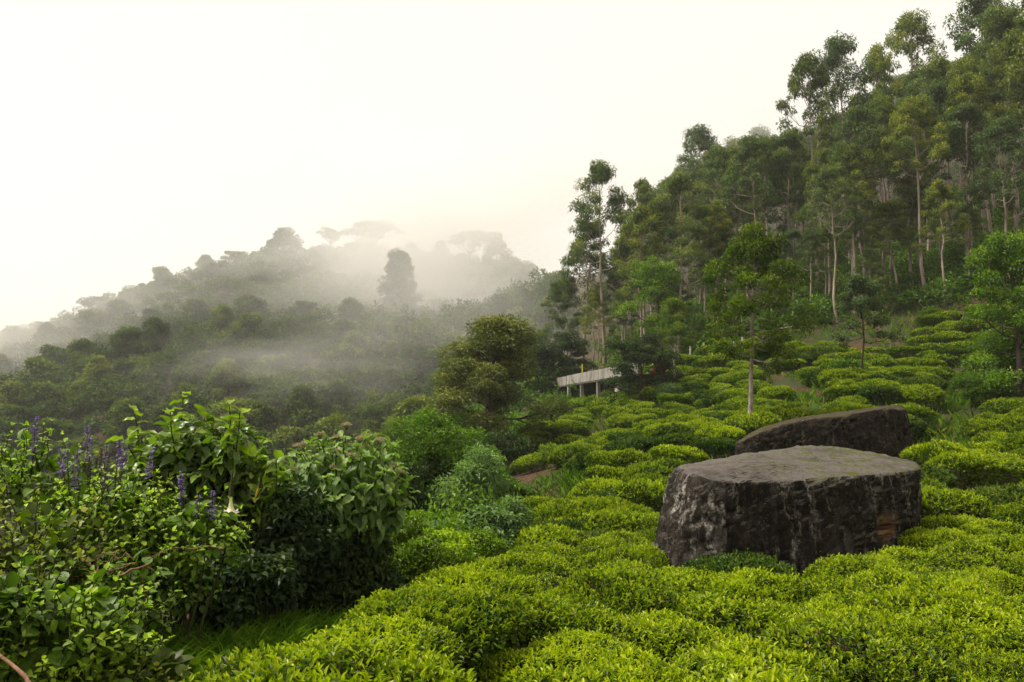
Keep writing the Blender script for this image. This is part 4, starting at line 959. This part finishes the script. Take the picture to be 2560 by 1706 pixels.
def shoot(S, r, p0, p1, n_pair, L0, L1, wr, t_tip, t_low, el_tip=50, el_low=-25, start=.25, alt=False, jit=.25, rad=.006):
    c = curve(p0, p1, 8, (r.normal(0, .04), r.normal(0, .04), -.03), r, .008); tube(S.wood, c, np.linspace(rad * 1.8, rad * .6, 8), 5)
    ax = nrm(c[-1] - c[-2]); u = nrm(np.cross(ax, [.3, .9, .2])); v = np.cross(ax, u); az = r.uniform(0, 6.28)
    for k in range(n_pair):
        q = start + (1 - start) * (k / max(1, n_pair - 1)); P = np.array([np.interp(q, np.linspace(0, 1, 8), c[:, j]) for j in range(3)])
        az += 2.4 if alt else math.pi / 2
        for sgn in ((0,) if alt else (0, math.pi)):
            a = az + sgn + r.normal(0, .2); e = math.radians(el_low + (el_tip - el_low) * q ** 2 + r.normal(0, 12))
            D = (u * math.cos(a) + v * math.sin(a)) * math.cos(e) + ax * math.sin(e) * .8 + np.array([0, 0, .6 * math.sin(e) - .12]); D = D + r.normal(0, jit * .4, 3)
            N = np.array([0, 0, 1.0]) + ax * .3 + r.normal(0, jit, 3)
            L = (L0 + (L1 - L0) * q) * r.uniform(.75, 1.2)
            S.leaf(P, D, N, L, L * wr * r.uniform(.85, 1.15), t_low + (t_tip - t_low) * q ** 1.5 + r.normal(0, .09))
def near_ground(px, py, d): 
    p = at(px, py, d); return np.array([p[0], p[1], Z(p[0], p[1])])

# tall trumpet-flowered shrub
r = np.random.default_rng(901)
base = near_ground(520, 1480, 7.6)
S = Shrub('trumpet_shrub', 'tall leafy shrub with a hanging white trumpet flower, rising above the purple spikes', 'shrub', base, LEAF_BIG,
          [(0, (.030, .050, .014)), (.4, (.075, .12, .032)), (.7, (.15, .22, .028)), (1, (.27, .36, .02))], transl=.32, rough=.34, spec=.55)
tips = [(458, 985), (426, 1030), (335, 1030), (475, 1050), (574, 1012), (600, 1028), (384, 1092), (348, 1088), (560, 1130), (634, 1142), (660, 1098), (529, 1060), (500, 1100), (420, 1120), (310, 1100), (610, 1180), (450, 1150), (370, 1160), (520, 1170), (580, 1230), (660, 1210), (330, 1190), (690, 1150)]
for k, (px, py) in enumerate(tips):
    d = 7.5 + r.uniform(-.45, .6); tip = at(px, py, d); foot = base + np.array([r.normal(0, .12), r.normal(0, .12), .1])
    mid = foot * .45 + tip * .55; mid[2] -= .12
    tube(S.wood, curve(foot, mid, 6, (0, 0, .1), r, .02), np.linspace(.022, .010, 6), 6)
    shoot(S, r, mid, tip, 26, .23, .13, .58, .95, .30, 34, -42, .15, True, .35, .008)
for k in range(70):
    a = sphere_dirs(r, 1, -.3)[0]; c = at(500, 1190, 7.6); tip = c + a * np.array([.66, .45, .55]); shoot(S, r, c + a * .15, tip, 12, .19, .13, .55, .6, .2, 30, -45, .3, True, .4, .005)
o = S.done()
white_fl = leaf_mat('white petal', [(0, (.55, .50, .30)), (.5, (.74, .66, .48)), (1, (.80, .70, .60))], .35, .5, 0, .3)
yel_fl = leaf_mat('withered petal', [(0, (.30, .26, .03)), (.5, (.50, .36, .03)), (1, (.55, .25, .05))], .3, .6, 0, .3)
def trumpet(parent, base_w, p, L, mat, tilt=(0, 0), closed=False, R=.28):
    prof = [(0, .035), (.1, .05), (.3, .055), (.5, .065), (.7, .10), (.84, .17), (.93, .27), (.96, .36)] if not closed else [(0, .03), (.15, .06), (.35, .075), (.55, .06), (.8, .03), (1.0, .012)]
    ns = 20; g = Geo(); V = []; C = []
    for j, (s, w) in enumerate(prof):
        for a in range(ns):
            t = a * 2 * math.pi / ns; lob = 1 + (.45 * max(0, math.cos(5 * t)) ** 3 if j >= 6 and not closed else .06 * math.cos(5 * t))
            zz = -s * L + (.13 * L * max(0, math.cos(5 * t)) ** 2 if j == 7 and not closed else 0)
            V.append((p[0] + math.cos(t) * w * L * lob + tilt[0] * s * L, p[1] + math.sin(t) * w * L * lob + tilt[1] * s * L, p[2] + zz)); C.append(s)
    n = len(prof); i = np.arange(n - 1)[:, None] * ns; j = np.arange(ns)[None]; Q = np.stack([i + j, i + (j + 1) % ns, i + ns + (j + 1) % ns, i + ns + j], -1).reshape(-1, 4)
    g.add(V, Q=Q, tint=np.array(C)); fl = part('flower', g.mesh('flower', mat, True, base_w), parent)
    s2 = Geo(); tube(s2, [(p[0] - tilt[0] * .2, p[1] + .02, p[2] + .16), (p[0], p[1], p[2] + .05), (p[0], p[1], p[2] - .25 * L)], [.006, .012, .2 * .075 * 1.6], 7, .5)
    part('calyx', s2.mesh('calyx', green_stem, True, base_w), fl)
trumpet(o, base, at(578, 1226, 7.0), .20, white_fl, (.0, 0))
trumpet(o, base, at(652, 1208, 7.1), .17, yel_fl, (-.35, 0), True)

# big-leaved shrub with pinkish flower heads
base = near_ground(835, 1490, 8.6); r = np.random.default_rng(902)
S = Shrub('flowering_shrub', 'dome-shaped shrub with large soft leaves and pinkish flat flower heads', 'shrub', base, LEAF_BIG,
          [(0, (.032, .065, .020)), (.4, (.085, .15, .045)), (.7, (.16, .24, .065)), (1, (.26, .34, .09))], transl=.28, rough=.5, spec=.35)
cen = at(850, 1228, 8.3)
for k in range(64):
    i = k + .5; ph = math.acos(1 - 1.5 * i / 64); th = math.pi * (1 + 5 ** .5) * i
    a = np.array([math.cos(th) * math.sin(ph), math.sin(th) * math.sin(ph), math.cos(ph)]); tip = cen + a * np.array([.70, .6, .60]) * r.uniform(.88, 1.08)
    foot = cen + np.array([0, 0, -.55]) + a * np.array([.2, .2, .05])
    shoot(S, r, foot * .4 + tip * .6, tip, 7, .23, .12, .50, .82, .40, 40, -50, .35, False, .3, .007)
    if k % 2 == 0: tube(S.wood, curve(base + np.array([r.normal(0, .08), r.normal(0, .08), 0]), foot * .4 + tip * .6, 6, (0, 0, -.05), r, .02), np.linspace(.022, .009, 6), 6)
o = S.done()
pink = leaf_mat('flower head', [(0, (.22, .14, .12)), (.5, (.40, .29, .25)), (1, (.60, .52, .42))], .2, .7, 0, .2)
for k, (px, py, w) in enumerate([(866, 1064, 20), (898, 1098, 15), (913, 1091, 19), (951, 1101, 22), (744, 1117, 18), (758, 1113, 15), (831, 1128, 24), (910, 1119, 24), (882, 1139, 26), (733, 1177, 17), (832, 1170, 12), (842, 1095, 14), (998, 1182, 22), (800, 1088, 14), (985, 1165, 12)]):
    p = at(px, py, 8.0 + r.uniform(-.15, .3)); R_ = w / 250 * .62; g = Geo(); n = 150
    q = np.sqrt(r.uniform(0, 1, n)) * R_; t = r.uniform(0, 6.28, n); P = np.stack([p[0] + q * np.cos(t), p[1] + q * np.sin(t), p[2] + .022 * (1 - (q / R_) ** 2) + r.normal(0, .004, n)], -1)
    D = np.stack([np.cos(t) * q / R_ * .6, np.sin(t) * q / R_ * .6, np.ones(n)], -1) + r.normal(0, .5, (n, 3)); leaves(g, P, D, r.normal(0, 1, (n, 3)), .016, .012, LEAF2, np.clip(r.normal(.55, .25, n), 0, 1))
    fl = part('flower_head', g.mesh('flower_head', pink, False, base), o); s2 = Geo()
    c0 = np.array([p[0] * .8 + cen[0] * .2, p[1] * .8 + cen[1] * .2, p[2] - .17])
    tube(s2, curve(c0, p - np.array([0, 0, .05]), 4), [.006, .005, .004, .004], 5)
    for j in range(6): tube(s2, [p - np.array([0, 0, .05]), p + np.array([math.cos(j) * R_ * .6, math.sin(j) * R_ * .6, 0])], [.003, .002], 4)
    part('flower_stalk', s2.mesh('flower_stalk', green_stem, True, base), fl)

# broad-leaved herb bushes
HERB = [(0, (0.0428, 0.0758, 0.0100)), (.4, (0.1233, 0.2073, 0.0172)), (.7, (0.2631, 0.3788, 0.0229)), (1, (0.4604, 0.5770, 0.0429))]
HERB_Y = [(0, (.030, .044, .008)), (.4, (.085, .120, .012)), (.7, (.19, .22, .018)), (1, (.34, .32, .04))]
HERB_D = [(0, (0.0343, 0.0650, 0.0119)), (.4, (0.0892, 0.1556, 0.0179)), (.7, (0.1715, 0.2712, 0.0239)), (1, (0.3088, 0.4160, 0.0448))]
herbs = [ # px, py of the middle, d, radii, shoots, stops, label
    (55, 1215, 6.3, (.72, .55, .52), 70, HERB, 'tall herb bush with upright leafy stems at the photo edge under a lone purple spike'),
    (250, 1300, 6.0, (.62, .5, .40), 70, HERB, 'leafy herb bush carrying most of the purple flower spikes'),
    (455, 1345, 6.0, (.55, .45, .42), 62, HERB, 'herb bush with purple spikes below the tall trumpet shrub'),
    (70, 1400, 4.9, (.52, .42, .42), 66, HERB_Y, 'yellowing herb bush with a few golden leaves at the photo edge'),
    (225, 1500, 4.9, (.52, .42, .36), 66, HERB_D, 'darker herb bush just below the bare reddish twigs'),
    (140, 1590, 4.15, (.52, .40, .36), 66, HERB, 'large-leaved herb bush low in the corner of the photo'),
    (15, 1560, 4.0, (.36, .36, .40), 46, HERB_D, 'dark herb bush at the photo edge above the thick brown stem'),
    (245, 1670, 4.2, (.30, .32, .22), 46, HERB, 'low herb bush reaching the bottom edge beside the grass'),
    (385, 1700, 4.2, (.16, .2, .13), 26, HERB_Y, 'small pale herb tuft between the grass and the nearest tea'),
    (430, 1455, 6.2, (.36, .32, .28), 44, HERB_D, 'shaded herb bush beside the grass under the trumpet shrub')]
spikes = {0: [(94, 1072, 60, .05), (88, 1125, 45, 0)], 1: [(218, 1088, 50, .1), (224, 1122, 60, -.05), (149, 1160, 75, 0), (168, 1155, 60, .08), (195, 1172, 105, -.08), (267, 1165, 100, .06), (298, 1136, 75, -.05), (270, 1246, 50, 0), (297, 1248, 60, .04), (312, 1130, 60, 0)], 2: [(383, 1157, 75, .05), (452, 1212, 65, -.04), (452, 1300, 110, .02), (496, 1275, 75, -.08), (532, 1262, 70, -.06), (288, 1312, 85, -.35)]}
purple = leaf_mat('purple floret', [(0, (.075, .045, .16)), (.5, (.18, .115, .40)), (1, (.34, .25, .60))], .3, .5, 0, .3)
dry_m = bark_mat('dry seed stalk', (.06, .04, .025), (.12, .085, .05), (.2, .15, .10), 20)
for hi, (px, py, d, R_, ns, st, lab) in enumerate(herbs):
    r = np.random.default_rng(920 + hi); cen = at(px, py, d); R_ = np.array(R_); base = np.array([cen[0], cen[1], Z(cen[0], cen[1])])
    S = Shrub('herb_bush', lab, 'herb', base, LEAF_FLAT if hi in (3,) else LEAFB, st, transl=.3, group='broad-leaved herb bushes', rough=.48)
    sc = d / 5.0
    for k in range(int(ns * 1.25)):
        a = sphere_dirs(r, 1, -.35)[0]
        if a[1] > .45: a[1] *= -1                       # the valley side stays thin
        tip = cen + a * R_ * r.uniform(.82, 1.1); tip[2] = max(tip[2], Z(tip[0], tip[1]) + .08); st0 = cen + a * R_ * .55 + np.array([0, 0, -.12])
        L1 = .046 * r.uniform(.8, 1.2); shoot(S, r, st0, tip, 5, L1 * 1.75, L1 * .7, .70, .78 + r.normal(0, .08), .36, 55, -30, .3, False, .3, .004)
    for k in range(int(ns * .6)):
        a = sphere_dirs(r, 1, -.6)[0]; q = cen + a * R_ * r.uniform(.2, .7); D = a + r.normal(0, .6, 3)
        for j in range(5): S.leaf(q + r.normal(0, .05, 3), D + r.normal(0, .7, 3), np.array([0, 0, 1.]) + r.normal(0, .4, 3), .10, .065, .22 + r.normal(0, .08))
    for k in range(9):
        a = r.uniform(0, 6.28); tube(S.wood, curve(base + np.array([.06 * math.cos(a), .06 * math.sin(a), -.1]), cen + R_ * np.array([.6 * math.cos(a), .6 * math.sin(a), .1]), 6, (0, 0, -.04), r, .02), np.linspace(.009, .004, 6), 5)
    o = S.done()
    for (sx, sy, ln, lean) in spikes.get(hi, []):
        tipd = d - .1 + r.uniform(-.1, .25); p1 = at(sx, sy - ln * .5, tipd); hgt = ln / FPX * tipd; lean += r.normal(0, .10); p0 = p1 - np.array([lean * hgt, 0, hgt])
        g = Geo(); n = int(26 + ln * .75); s = np.clip(np.round(r.uniform(0, 1, n) * 14) / 14 + r.normal(0, .012, n), 0, 1); t = r.uniform(0, 6.28, n); rad = .020 * (1 - .6 * s) + .004
        P = p0 + (p1 - p0) * s[:, None] + np.stack([np.cos(t) * rad * .3, np.sin(t) * rad * .3, 0 * t], -1)
        D = np.stack([np.cos(t), np.sin(t), r.uniform(-.5, .5, n)], -1); leaves(g, P, D, np.array([0, 0, 1.]) + r.normal(0, .5, (n, 3)), .034 * (1 - .5 * s) * r.uniform(.6, 1.25, n), .017, LEAF2, np.clip(r.normal(.5, .22, n), 0, 1))
        fl = part('flower_spike', g.mesh('flower_spike', purple, False, base), o)
        w = Geo(); tube(w, curve(cen + np.array([(p0[0] - cen[0]) * .8, (p0[1] - cen[1]) * .8, min(.1, p0[2] - cen[2] - .15)]), p1, 7, (0, 0, 0), r, .006), np.linspace(.005, .002, 7), 5)
        part('flower_stalk', w.mesh('flower_stalk', green_stem, True, base), fl)
# tall dry seed stalks behind the purple spikes
p = at(225, 1200, 6.5); z = Z(p[0], p[1]); o = thing('dry_stalk_plant', 'reddish dry seed stalks standing among the purple flower spikes', 'dry plant', (p[0], p[1], z)); r = np.random.default_rng(940)
for k in range(12):
    q = at(225 + r.uniform(-45, 85), 1120 + r.uniform(-15, 45), 6.5); g = Geo(); c = curve((p[0] + r.normal(0, .08), p[1], z), q, 8, (0, 0, 0), r, .02); tube(g, c, np.linspace(.006, .002, 8), 5)
    n = 90; s = r.uniform(.72, 1, n); P = np.stack([np.interp(s, np.linspace(0, 1, 8), c[:, j]) for j in range(3)], -1); leaves(g, P, r.normal(0, 1, (n, 3)), r.normal(0, 1, (n, 3)), .018, .012, LEAF2, .5)
    part('stalk', g.mesh('stalk', dry_m, False, (p[0], p[1], z)), o)
# shaded creepers hanging under the shrubs
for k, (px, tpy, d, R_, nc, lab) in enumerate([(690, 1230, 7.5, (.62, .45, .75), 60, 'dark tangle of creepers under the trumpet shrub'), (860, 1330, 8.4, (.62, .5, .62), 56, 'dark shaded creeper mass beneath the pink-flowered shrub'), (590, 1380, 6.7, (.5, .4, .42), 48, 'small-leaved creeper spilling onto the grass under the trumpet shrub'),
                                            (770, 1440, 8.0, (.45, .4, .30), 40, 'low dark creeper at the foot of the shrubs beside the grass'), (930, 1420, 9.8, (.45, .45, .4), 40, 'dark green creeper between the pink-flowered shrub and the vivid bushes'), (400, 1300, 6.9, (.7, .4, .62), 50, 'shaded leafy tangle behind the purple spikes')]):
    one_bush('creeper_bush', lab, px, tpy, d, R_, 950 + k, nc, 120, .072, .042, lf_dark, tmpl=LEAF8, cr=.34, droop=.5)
# bare reddish twigs and a thick brown stem
twig_red = bark_mat('reddish twig', (.12, .06, .035), (.24, .125, .07), (.34, .20, .12), 18)
c = at(255, 1440, 4.75); o = thing('dead_branch', 'bare reddish dead twigs lying on the herb bushes', 'twigs', c); r = np.random.default_rng(960)
for (x0, y0, x1, y1, bd, w) in [(250, 1438, 202, 1400, .02, 5), (252, 1436, 243, 1390, -.02, 5), (262, 1436, 295, 1397, .05, 4), (295, 1397, 338, 1400, .02, 4), (248, 1440, 300, 1430, .015, 3), (300, 1440, 375, 1410, .01, 6), (245, 1437, 226, 1458, .0, 4), (330, 1432, 318, 1450, 0, 4), (340, 1408, 302, 1432, .02, 3), (300, 1376, 240, 1392, 0, 3),
                                (160, 1455, 250, 1440, .02, 3), (120, 1440, 175, 1450, 0, 3), (355, 1415, 362, 1500, .01, 3), (362, 1412, 380, 1428, 0, 4), (370, 1400, 480, 1372, .03, 3), (480, 1372, 560, 1372, .015, 2), (262, 1425, 330, 1408, -.01, 3), (278, 1437, 285, 1448, .01, 4)]:
    g = Geo(); a = at(x0, y0, 4.75 + r.uniform(-.08, .08)); b = at(x1, y1, 4.75 + r.uniform(-.12, .12)); w = w / FPX * 4.75 * .55
    tube(g, curve(a, b, 6, (0, 0, bd), r, .006), np.linspace(w, w * .6, 6), 6); part('twig', g.mesh('twig', twig_red, True, c), o)
c = at(40, 1670, 3.2); g = Geo(); tube(g, np.array([at(-60, 1560, 3.3), at(0, 1640, 3.2), at(30, 1662, 3.18), at(62, 1690, 3.1), at(95, 1745, 3.05), (at(120, 1800, 3.0)[0], 3.0, Z(-1.7, 3.0) - .1)]) - c, [.006, .007, .007, .008, .008, .009], 8)
solo('brown_stem', g.mesh('brown_stem', twig_red, True), 'thick reddish-brown stem crossing the bottom corner of the photo', 'stem', c)
# fresh single leaves standing up from the nearest tea bushes
tea_one = {k: leaf_mat('tea single ' + k, s, .32, .42, 0, .4, True) for k, s in (('bright', TEA_CORE), ('mid', [(0.0, (.02, .045, .005)), (.45, (.06, .11, .006)), (.75, (.15, .23, .007)), (1.0, (.28, .36, .01))]), ('dark', [(0.0, (.014, .032, .007)), (.5, (.035, .070, .010)), (.8, (.085, .13, .014)), (1.0, (.15, .20, .02))]))}
lg = Geo(); lg.add(LEAF8[0], T=LEAF8[1]); tea_leaf_mesh = {k: lg.mesh('leaf', m, True) for k, m in tea_one.items()}
from mathutils import Matrix
tea_near_objs.sort(key=lambda q: q[2][8])
for o, tone, b in tea_near_objs[:14]:
    r = np.random.default_rng(int(b[1] * 977 + b[2] * 131) % 99991)
    for k in range(70):
        u = math.sqrt(r.uniform(0, .9)); a = r.uniform(0, 6.28); h0 = .80 * (1 - .42 * u ** 3.2)
        P = np.array([.78 * u * math.cos(a), .78 * u * math.sin(a), h0 - .01])
        az = r.uniform(0, 6.28); e = math.radians(r.uniform(35, 80)); D = np.array([[math.cos(az) * math.cos(e), math.sin(az) * math.cos(e), math.sin(e)]]); x, y, z = frames(D, np.array([[-math.cos(az), -math.sin(az), 1.]]))
        L = .060 * r.uniform(.8, 1.2); W = L * .42; x, y, z = x[0], y[0], z[0]
        q = part('leaf', tea_leaf_mesh[tone], o); q.matrix_local = Matrix(((x[0] * W, y[0] * L, z[0] * L, P[0]), (x[1] * W, y[1] * L, z[1] * L, P[1]), (x[2] * W, y[2] * L, z[2] * L, P[2]), (0, 0, 0, 1)))
        t = min(1, max(0, r.normal(.85, .12))); q.color = (t, t, t, 1)
# ------------------------------------------------------------------ haze and drifting mist
HAZE = 0.0003
def vol_mat(name, color, dens, aniso, patch=None, seed=0.0):
    m = bpy.data.materials.new(name); m.use_nodes = True; nt = m.node_tree; nt.nodes.clear()
    out = nt.nodes.new('ShaderNodeOutputMaterial'); v = nt.nodes.new('ShaderNodeVolumePrincipled')
    v.inputs['Color'].default_value = (*color, 1); v.inputs['Density'].default_value = dens; v.inputs['Anisotropy'].default_value = aniso
    nt.links.new(v.outputs[0], out.inputs['Volume'])
    if patch:      # soft edge and drifting wisps
        tc = nt.nodes.new('ShaderNodeTexCoord'); ln = nt.nodes.new('ShaderNodeVectorMath'); ln.operation = 'LENGTH'; nt.links.new(tc.outputs['Object'], ln.inputs[0])
        mr = nt.nodes.new('ShaderNodeMapRange'); mr.interpolation_type = 'SMOOTHSTEP'; mr.inputs[1].default_value = 1.0; mr.inputs[2].default_value = .15; nt.links.new(ln.outputs['Value'], mr.inputs[0])
        mp = nt.nodes.new('ShaderNodeMapping'); mp.inputs['Location'].default_value = (seed, seed * 1.7, 0); nt.links.new(tc.outputs['Object'], mp.inputs[0])
        n = noise_n(nt, mp.outputs[0], patch, 2, .5, .3)
        nr = nt.nodes.new('ShaderNodeMapRange'); nr.inputs[1].default_value = .40; nr.inputs[2].default_value = .64; nt.links.new(n, nr.inputs[0])
        f = math_n(nt, 'MULTIPLY', math_n(nt, 'MULTIPLY', mr.outputs[0], nr.outputs[0]), dens); nt.links.new(f, v.inputs['Density'])
    return m
def haze_box():
    m = vol_mat('haze air', (.985, .975, .955), HAZE, .25)
    x0, x1, y0, y1, z0, z1 = -660, 660, -280, 985, -110, 132
    g = Geo(); box(g, x0, x1, y0, y1, z0, z1); return part('haze', g.mesh('haze', m), kind='stuff')
def mist(px, py, d, R_, dens, seed, scale=1.6, rot=(0, 0, 0)):
    c = at(px, py, d); n, k = 24, 13; g = Geo()
    th = np.linspace(0, 2 * math.pi, n, endpoint=False); ph = np.linspace(.001, math.pi - .001, k)
    V = np.stack([np.sin(ph)[:, None] * np.cos(th)[None], np.sin(ph)[:, None] * np.sin(th)[None], np.cos(ph)[:, None] + 0 * th[None]], -1)
    i = np.arange(k - 1)[:, None] * n; j = np.arange(n)[None]; Q = np.stack([i + j, i + n + j, i + n + (j + 1) % n, i + (j + 1) % n], -1).reshape(-1, 4)
    g.add(V, Q=Q); g.add(V[0], T=[(0, a, a + 1) for a in range(1, n - 1)]); g.add(V[-1], T=[(0, a + 1, a) for a in range(1, n - 1)])
    o = part('mist', g.mesh('mist', vol_mat('mist', (.89, .858, .83), dens, .2, scale, seed)), kind='stuff'); o.location = c; o.scale = R_; o.rotation_euler = rot
    o['label'] = 'drifting bank of pale mist over the wooded hill'
haze_box()
mist(560, 740, 225, (185, 130, 66), .0062, 9.2, 3.2)
mist(1270, 650, 215, (80, 62, 48), .044, 1.3)
mist(850, 650, 245, (120, 45, 24), .014, 4.1, 3.4, (0, R(-12), 0))
mist(40, 860, 200, (60, 50, 30), .026, 7.7)
mist(760, 930, 128, (34, 22, 10), .016, 2.9, 2.2)
mist(1850, 390, 108, (50, 26, 28), .024, 5.5, 2.4)
mist(1130, 820, 108, (34, 22, 20), .016, 3.3, 1.8)
mist(2330, 190, 98, (48, 18, 30), .014, 8.8, 2.4)
